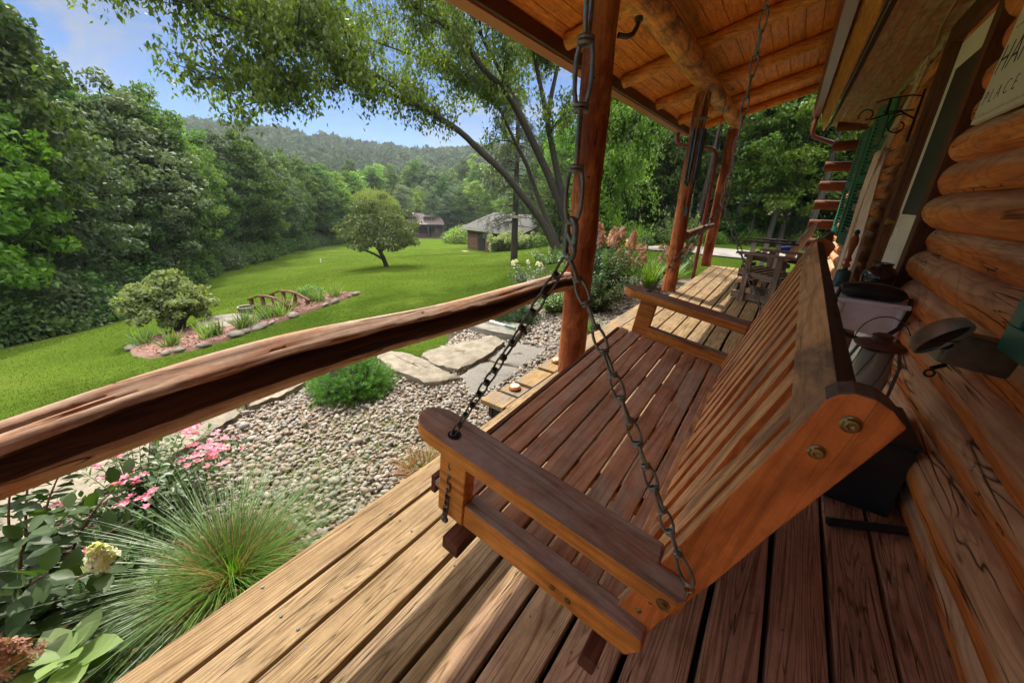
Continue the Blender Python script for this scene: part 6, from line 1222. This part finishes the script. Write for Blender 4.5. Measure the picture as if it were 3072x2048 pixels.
def shrub_stems(t, rng, stems, leafmat, LL, gap, stemmat, rs=.006, z0=0, opp=True, curl=-.15, lsc=1.0):
    b = B(); PP = []; DD = []; NN = []; SS = []
    for q in stems:
        q = [Vector(p) for p in q]; n = len(q); b.tube(q, [rs * (1 - .6 * i / (n - 1)) for i in range(n)], 7)
        tot = sum((q[i + 1] - q[i]).length for i in range(n - 1)); m_ = int(tot / gap)
        for k in range(1, m_ + 1):
            f = k / m_ * (n - 1); i = min(int(f), n - 2); p = q[i].lerp(q[i + 1], f - i); ax = (q[i + 1] - q[i]).normalized(); e = ax.orthogonal().normalized(); g = ax.cross(e); a = k * 1.57 + rng.uniform(-.4, .4); h = rng.uniform(.25, .6) if k < m_ else .9
            for s in ((0, math.pi) if opp else (0,)):
                w = e * math.cos(a + s) + g * math.sin(a + s); d = (w + ax * h + Vector((0, 0, curl))).normalized(); L_ = LL * rng.uniform(.65, 1.2) * (1.1 - .4 * k / m_ if m_ > 3 else 1); PP.append(tuple(p + d * (L_ * .5 + .008))); DD.append(tuple(d)); NN.append(tuple((Vector((0, 0, 1)) + ax * .3 + w * .2 + Vector(rng.normal(0, .22, 3))).normalized())); SS.append(L_)
    b.build('stems', stemmat, t, True); return scatter('leaves', OV_V, OV_F, np.array(PP), frames(np.array(DD), np.array(NN)), np.array(SS) * lsc, leafmat, t)
STB = plain('stem_brown', (.16, .07, .035), .7, 0, (.1, .045, .025), 8); STG = plain('stem_green', (.10, .16, .05), .6)
def arcstem(a, c, h=.2, n=6):
    a = Vector(a); c = Vector(c); return [a.lerp(c, i / n) + Vector((0, 0, h * math.sin(math.pi * i / n * .5) * (1 - i / n) * 1.2)) for i in range(n + 1)]
# near hydrangea with big leaves, bottom left
rng = np.random.default_rng(81); t = thing('hydrangea_bush', 'big-leaved hydrangea with cream flower cones and reddish stems at the lower left below the rail', 'hydrangea', (-1.85, -.28, ZB)); st = []
tips = [(.36, .24, .34), (-.12, .13, .48), (-.30, .05, .55), (.1, .0, .52), (.38, .03, .27), (.52, .12, .20), (.25, -.12, .42), (-.02, .22, .36), (-.25, .25, .42), (.45, .2, .12), (.2, .28, .2), (.5, -.08, .2), (.3, .14, .38), (-.1, -.2, .5), (.0, .35, .22), (.56, .02, .12), (.42, -.2, .3), (.15, .14, .45), (-.4, .2, .45), (-.2, .4, .3), (.62, .16, .05), (.3, .38, .1), (.56, .25, .04), (-.45, 0, .5), (-.35, -.2, .55)]
for p in tips: st.append(arcstem((p[0] * .25, p[1] * .25, 0), p))
shrub_stems(t, rng, st, HYL, .092, .034, STB, .0055)
for k, (p, d, L_, R, m_) in enumerate((((.335, .245, .35), (.3, .0, 1), .085, .042, CREAM), ((-.12, .14, .49), (0, .1, 1), .15, .06, CREAM), ((-.30, .06, .56), (-.2, .0, 1), .14, .055, DUST), ((.1, .01, .53), (0, -.2, 1), .13, .05, CREAM), ((-.25, .26, .43), (-.2, .2, 1), .13, .055, DUST), ((.43, .045, .26), (.3, -.1, 1), .11, .05, DUST), ((-.42, .2, .46), (0, 0, 1), .13, .055, CREAM))): panicle(t, 'flower_head', p, d, L_, R, m_, rng, 190, .015 if m_ is CREAM else .013)
# broad pale-leaved shoot in the corner
t = thing('broad_leaf_plant', 'bright pale green shoot of broad oval leaves in the bottom left corner by the deck', 'plant', (-1.36, -.165, ZB)); rng = np.random.default_rng(82); b = B().tube([(0, 0, 0), (.01, 0, .12), (0, 0, .235)], .006, 8).build('stem', STG, t, True)
a = np.arange(9) * 2.4; dv = np.stack([np.cos(a), np.sin(a), np.where(np.arange(9) < 5, .25, .6)], 1); sz = np.where(np.arange(9) < 5, .135, .085); scatter('leaves', OV_V, OV_F, np.array([0, 0, .235]) + dv * sz[:, None] * .5 - np.array([0, 0, .02]) * (np.arange(9) < 5)[:, None], frames(dv, np.array([[0, 0, 1.]]) + .12 * rng.normal(size=(9, 3))), sz * np.array([1, 1, 1, 1, 1, 1, 1, 1, 1]), leafm('pale_leaf', [(.14, .24, .07), (.19, .30, .10)], .35), t)
# rose bush
rng = np.random.default_rng(83); t = thing('rose_bush', 'low rose bush with clusters of bright pink flowers between the hydrangea and the gravel', 'rose bush', (-2.1, .12, ZB)); st = []
for k in range(46): a = rng.uniform(0, 6.28); r = rng.uniform(.1, .5); st.append(arcstem((.04 * math.cos(a), .04 * math.sin(a), 0), (r * math.cos(a) * 1.0, r * math.sin(a) * .85 + .03, rng.uniform(.1, .36)), .12, 4))
shrub_stems(t, rng, st, leafm('rose_leaf', [(.045, .09, .03), (.065, .12, .04), (.10, .16, .06), (.05, .10, .03)], .3), .042, .02, STG, .003, opp=True)
def roseflower(parent, p, r, rng, mat):
    P = []; D1 = []; N1 = []
    for j in range(6): a = j * 1.047 + rng.random(); w = Vector((math.cos(a), math.sin(a), .25)); P.append(tuple(Vector(p) + w * r * .5)); D1.append(tuple(w)); N1.append((-.3 * w.x, -.3 * w.y, 1))
    return P, D1, N1
for k, (c_, nf, sp) in enumerate((((.08, .27, .30), 26, .062), ((-.04, .24, .36), 10, .035), ((.09, -.01, .31), 8, .03), ((.16, -.07, .26), 4, .03), ((.20, .02, .26), 4, .025), ((-.05, -.05, .37), 6, .03), ((-.28, -.1, .36), 6, .05), ((.05, -.25, .33), 4, .05), ((.3, -.22, .2), 3, .04))):
    P = []; D1 = []; N1 = []
    for _ in range(int(nf * 1.6)):
        r_ = roseflower(t, (c_[0] + rng.normal(0, sp), c_[1] + rng.normal(0, sp), c_[2] + rng.normal(0, sp * .35)), .017, rng, PINK); P += r_[0]; D1 += r_[1]; N1 += r_[2]
    scatter('flower_cluster', PT_V, PT_F, np.array(P), frames(np.array(D1), np.array(N1) + .3 * rng.normal(size=(len(P), 3))), .019 * rng.uniform(.8, 1.2, len(P)), PINK, t)
# leafy ornamental grass: green blades over a straw-coloured foot
LB_V = []; 
for i in range(7): f = i / 6; w = .5 * (1 - f ** 2.2); LB_V += [(-w, f, 1.0 * f * f), (w, f, 1.0 * f * f)]
LB_F = [[(2 * i, 2 * i + 1, 2 * i + 3, 2 * i + 2) for i in range(6)]]
def tuft(name, label, loc, n, hh, spread, wid, mat, dry, seed, ndry=0, lean=(0, 0), cat='ornamental grass', bend=.5):
    rng = np.random.default_rng(seed); t = thing(name, label, cat, loc); a = rng.uniform(0, 6.28, n); r = rng.random(n) ** .6; out = spread * r
    dv = np.stack([np.cos(a) * out + lean[0], np.sin(a) * out + lean[1], np.ones(n)], 1); nn = np.stack([np.cos(a) + .3 * rng.normal(size=n), np.sin(a) + .3 * rng.normal(size=n), -.3 * np.ones(n)], 1); base = np.stack([np.cos(a) * r * .06, np.sin(a) * r * .06, np.zeros(n)], 1); h = hh * rng.uniform(.45, 1.1, n)
    scatter('blades', LB_V, LB_F, base, frames(dv, nn), np.stack([wid * rng.uniform(.7, 1.3, n), h, h * bend * rng.uniform(.3, 1.4, n)], 1), mat, t)
    if ndry:
        n = ndry; a = rng.uniform(0, 6.28, n); r = rng.random(n) ** .5; dv = np.stack([np.cos(a) * spread * 1.3 * r, np.sin(a) * spread * 1.3 * r, np.full(n, .7)], 1); nn = np.stack([np.cos(a), np.sin(a), -.3 * np.ones(n)], 1) + .5 * rng.normal(size=(n, 3)); h = hh * rng.uniform(.2, .62, n)
        scatter('dry_blades', LB_V, LB_F, np.stack([np.cos(a) * r * .09, np.sin(a) * r * .09, np.zeros(n)], 1), frames(dv, nn), np.stack([wid * rng.uniform(.6, 1.1, n), h, h * .5], 1), dry, t)
    return t
STRAW = leafm('straw', [(.30, .16, .06), (.40, .24, .10), (.24, .11, .04), (.46, .32, .16)], .2, .7, .2); OG = leafm('ornamental_blade', [(.07, .16, .02), (.10, .22, .03), (.15, .28, .05), (.08, .18, .025)], .35, .4, .5)
tuft('ornamental_grass', 'fine green arching grass clump with a straw-brown foot beside the deck edge', (-1.46, .235, ZB), 1000, .42, .46, .0030, OG, STRAW, 91, 1500, (.0, .0), bend=1.25)
tuft('ornamental_grass', 'dried red-brown grass tuft under the tip of the swing arm, against the deck edge', (-1.36, 1.12, ZB), 60, .26, .5, .003, OG, STRAW, 92, 460, (0, 0))
tuft('ornamental_grass', 'loose green grassy shoots beside the hydrangea stems', (-1.62, .05, ZB), 120, .32, 1.0, .0045, OG, STRAW, 93, 40)
tuft('ornamental_grass', 'tall green daylily-like grass clump past the middle post with faded brown flower heads', (-1.78, 6.6, ZB), 320, .62, .5, .012, OG, STRAW, 94, 60)
tuft('ornamental_grass', 'small low green tuft in the gravel at the foot of the pink hydrangea', (-1.62, 3.9, ZB), 160, .26, .8, .006, OG, STRAW, 95, 20)
tuft('ornamental_grass', 'grassy green clump by the far post and red downspout', (-1.62, 7.6, ZB), 200, .5, .6, .011, OG, STRAW, 96, 30)
rng = np.random.default_rng(97); t = thing('sedum_clump', 'faded pinkish-brown flower heads on stalks between the pink hydrangea and the middle post', 'flowers', (-1.95, 6.3, ZB)); P = []; b = B()
for k in range(34): a = rng.uniform(0, 6.28); r = rng.uniform(0, .5); p = Vector((r * math.cos(a), r * math.sin(a), rng.uniform(.45, .75))); b.tube([(p.x * .5, p.y * .5, 0), p], .004, 5); P.append(p)
b.build('stems', STG, t)
for p in P: panicle(t, 'flower_head', p - Vector((0, 0, .02)), (0, 0, 1), .06, .055, DUST, rng, 26, .022)
# round dwarf pine by the gravel, and a juniper
def needleball(name, label, cat, loc, rx, ry, rz, n, L_, mats, seed, rough=.12):
    t = thing(name, label, cat, loc); rng = np.random.default_rng(seed); m_ = n // 26; u = rng.normal(size=(m_, 3)); u /= np.linalg.norm(u, axis=1, keepdims=True); u[:, 2] = np.abs(u[:, 2]) * 1.05 - .05; bm = 1 + rough * np.sin(u[:, 0] * 7) * np.sin(u[:, 1] * 6 + 1) + rough * .6 * rng.normal(size=m_); tip = u * np.array([rx, ry, rz]) * (bm * rng.uniform(.72, 1.0, m_))[:, None]
    ax = u + np.array([0, 0, .55]) + .25 * rng.normal(size=u.shape); ax /= np.linalg.norm(ax, axis=1, keepdims=True); P = np.repeat(tip, 26, 0); A = np.repeat(ax, 26, 0); k = np.tile(np.arange(26) / 26., m_)[:, None]; d = A * .8 + rng.normal(size=P.shape) * .55; P = P + A * (k * L_ * 1.1 - L_ * .5)
    d /= np.linalg.norm(d, axis=1, keepdims=True); scatter('needles', [(-.5, 0, 0), (.5, 0, 0), (0, 1, 0)], [[(0, 1, 2)]], P, frames(d, None, rng), np.stack([np.full(len(P), .0026 * L_ / .04), np.full(len(P), L_) * rng.uniform(.7, 1.2, len(P)), np.ones(len(P))], 1), mats, t)
    core = B(); core.lathe([(.02, 0), (rx * .72, .02), (rx * .74, rz * .4), (rx * .4, rz * .75), (.02, rz * .8)], n=18).build('inner_twigs', plain('core_dark', (.02, .03, .012), .9), t, True); return t
needleball('dwarf_pine', 'round bright green dwarf pine ball growing in the pebbles beyond the rail', 'dwarf pine', (-2.52, 1.43, ZB), .30, .30, .27, 42000, .036, leafm('pine_needle', [(.07, .16, .025), (.10, .21, .035), (.14, .27, .05), (.05, .12, .02)], .2, .5), 5)
needleball('juniper', 'dark green mounded juniper behind the stacked stones and the chain', 'juniper', (-2.56, 3.62, ZB), .30, .34, .24, 26000, .04, leafm('juniper_needle', [(.03, .08, .02), (.045, .11, .03), (.06, .14, .035)], .15), 6)
# pink panicle hydrangea beside the near post, and other bed shrubs
def hyd(name, label, loc, R, H_, nst, fm, nf, seed, lm=HYL, LL=.085, fl=.13, cat='hydrangea', fr=.06, fsz=.026):
    rng = np.random.default_rng(seed); t = thing(name, label, cat, loc); st = []; tips = []
    for k in range(nst): a = rng.uniform(0, 6.28); r = R * rng.random() ** .5; p = (r * math.cos(a), r * math.sin(a), H_ * rng.uniform(.55, 1) * (1 - .35 * (r / R) ** 2)); st.append(arcstem((p[0] * .25, p[1] * .25, 0), p, .1, 4)); tips.append(p)
    shrub_stems(t, rng, st, lm, LL, LL * .45, STB, .006); tips.sort(key=lambda p: -p[2])
    for p in tips[:nf]: panicle(t, 'flower_head', p, (p[0] * .5, p[1] * .5, 1), fl * rng.uniform(.7, 1.2), fr * rng.uniform(.8, 1.15), fm, rng, 60, fsz)
    return t
hyd('hydrangea_bush', 'hydrangea with tall dusty-pink flower cones between the nearest and middle posts', (-2.25, 5.55, ZB), .75, 1.0, 60, DUST, 15, 111, fl=.2, fr=.085, fsz=.034)
hyd('leafy_shrub', 'leafy green shrub in the bed behind the nearest post, below the rail end', (-2.35, 4.35, ZB), .42, .45, 40, DUST, 0, 112, leafm('fresh_leaf2', [(.06, .12, .02), (.09, .17, .03), (.13, .21, .04)], .35), .055, cat='shrub')
hyd('leafy_shrub', 'grey-green rose-like shrub just left of the nearest post, touching the lawn', (-3.0, 4.9, ZB), .55, .62, 46, CREAM, 6, 113, leafm('rose_leaf', [(0,) * 3, (0,) * 3]), .05, .04, 'shrub', .03, .02)
hyd('leafy_shrub', 'dark leafy shrub low in the bed right of the nearest post', (-1.95, 4.7, ZB), .4, .5, 36, DUST, 0, 114, LV_W, .06, cat='shrub')
hyd('leafy_shrub', 'round dark green shrub beyond the pink hydrangea at the lawn edge', (-4.2, 9.8, g1(-4.2, 9.8)), .8, .7, 50, DUST, 0, 115, LV_W, .09, cat='shrub')
hyd('leafy_shrub', 'tall dark leafy shrub standing behind the middle post by the driveway', (-2.05, 9.6, g1(-2.05, 9.6)), .55, 1.5, 70, DUST, 0, 116, LV_W, .08, cat='shrub')
hyd('hydrangea_bush', 'hydrangea with faded cream and orange heads beside the red downspout', (-1.75, 8.35, ZB), .42, .62, 36, DUST, 12, 117, fl=.09, fr=.055, fsz=.028)
for k, (a_, s_, lab) in enumerate(((38.0, -.139, 'lime-flowered hydrangea at the left end of the row in front of the garage'), (36.6, -.134, 'lime-flowered hydrangea second from the left in the row in front of the garage'), (34.6, -.139, 'lime-flowered hydrangea right behind the conifer trunk in front of the garage'), (33.2, -.136, 'lime-flowered hydrangea at the right end of the row in front of the garage'))):
    x, y = at(a_, 34.5); hyd('hydrangea_bush', lab, (x, y, g1(x, y)), 1.15, 1.7, 30, LIME, 26, 130 + k, leafm('hyd_far', [(.07, .14, .03), (.10, .18, .04)], .3), .26, fl=.2, fr=.2, fsz=.11)
x, y = at(31.3, 34.0); put_bush(3, x, y, 1.1, 'loose pale green shrub right of the lime hydrangeas in front of the garage', None)
x, y = at(30.0, 13.6); hyd('leafy_shrub', 'straggly green plants round the foot of the big maple', (x, y, g1(x, y)), .9, .7, 40, CREAM, 0, 140, leafm('fresh_leaf2', [(0,) * 3, (0,) * 3]), .08, cat='shrub')
# shepherd's hook
x, y = at(30.2, 6.2); t = tag(B().tube([(x, y, -.75), (x, y, -.1), (x - .03, y + .0, .02), (x - .10, y, .05), (x - .16, y, .06), (x - .20, y, .10), (x - .215, y, .16), (x - .19, y, .21), (x - .14, y, .225), (x - .06, y, .225)], .007, 8).build('shepherds_hook', plain('hook_steel', (.10, .10, .09), .4, .7), None, True), 'curled dark metal garden hook standing in the bed left of the nearest post', 'garden hook')
# garden tool resting on the stacked stone
t = thing('garden_tool', 'long silver garden tool with green ends lying on the stacked stone', 'garden tool'); B().tube([(-2.83, 3.22, -.235), (-2.36, 3.22, -.245)], .009, 10).build('shaft', plain('alu', (.6, .6, .6), .3, .9), t, True); B().tube([(-2.36, 3.22, -.245), (-2.22, 3.22, -.248)], .014, 10).build('grip', plain('tool_green', (.02, .16, .08), .5), t, True); B().tube([(-2.83, 3.22, -.235), (-2.90, 3.23, -.22), (-2.89, 3.28, -.21)], .013, 10).build('head', plain('tool_green', (0,) * 3), t, True)
o = tag(link('garden_rock', npmesh('garden_rock', np.array(ICO_V) * np.array([.085, .08, .06]) * np.random.default_rng(3).uniform(.88, 1.1, (len(ICO_V), 1)), [np.array(ICO_F[0])], True), plain('blue_rock', (.20, .22, .25), .7, 0, (.12, .13, .15), 9)), 'small rounded blue-grey rock behind the garden tool', 'rock'); o.location = (-2.72, 3.46, -.22)

# ------------------------------------------------------------------ air: thin haze over the whole valley
hb = B().box((-620, -120, -60), (420, 640, 95)); hz_ = hb.build('haze', None); m = bpy.data.materials.new('haze_air'); m.use_nodes = True; m.node_tree.nodes.clear(); o_ = m.node_tree.nodes.new('ShaderNodeOutputMaterial'); v_ = m.node_tree.nodes.new('ShaderNodeVolumePrincipled'); v_.inputs['Color'].default_value = (.80, .88, 1, 1); v_.inputs['Density'].default_value = .0003; v_.inputs['Anisotropy'].default_value = .2
m.node_tree.links.new(v_.outputs[0], o_.inputs['Volume']); hz_.data.materials.append(m); tag(hz_, kind='stuff')
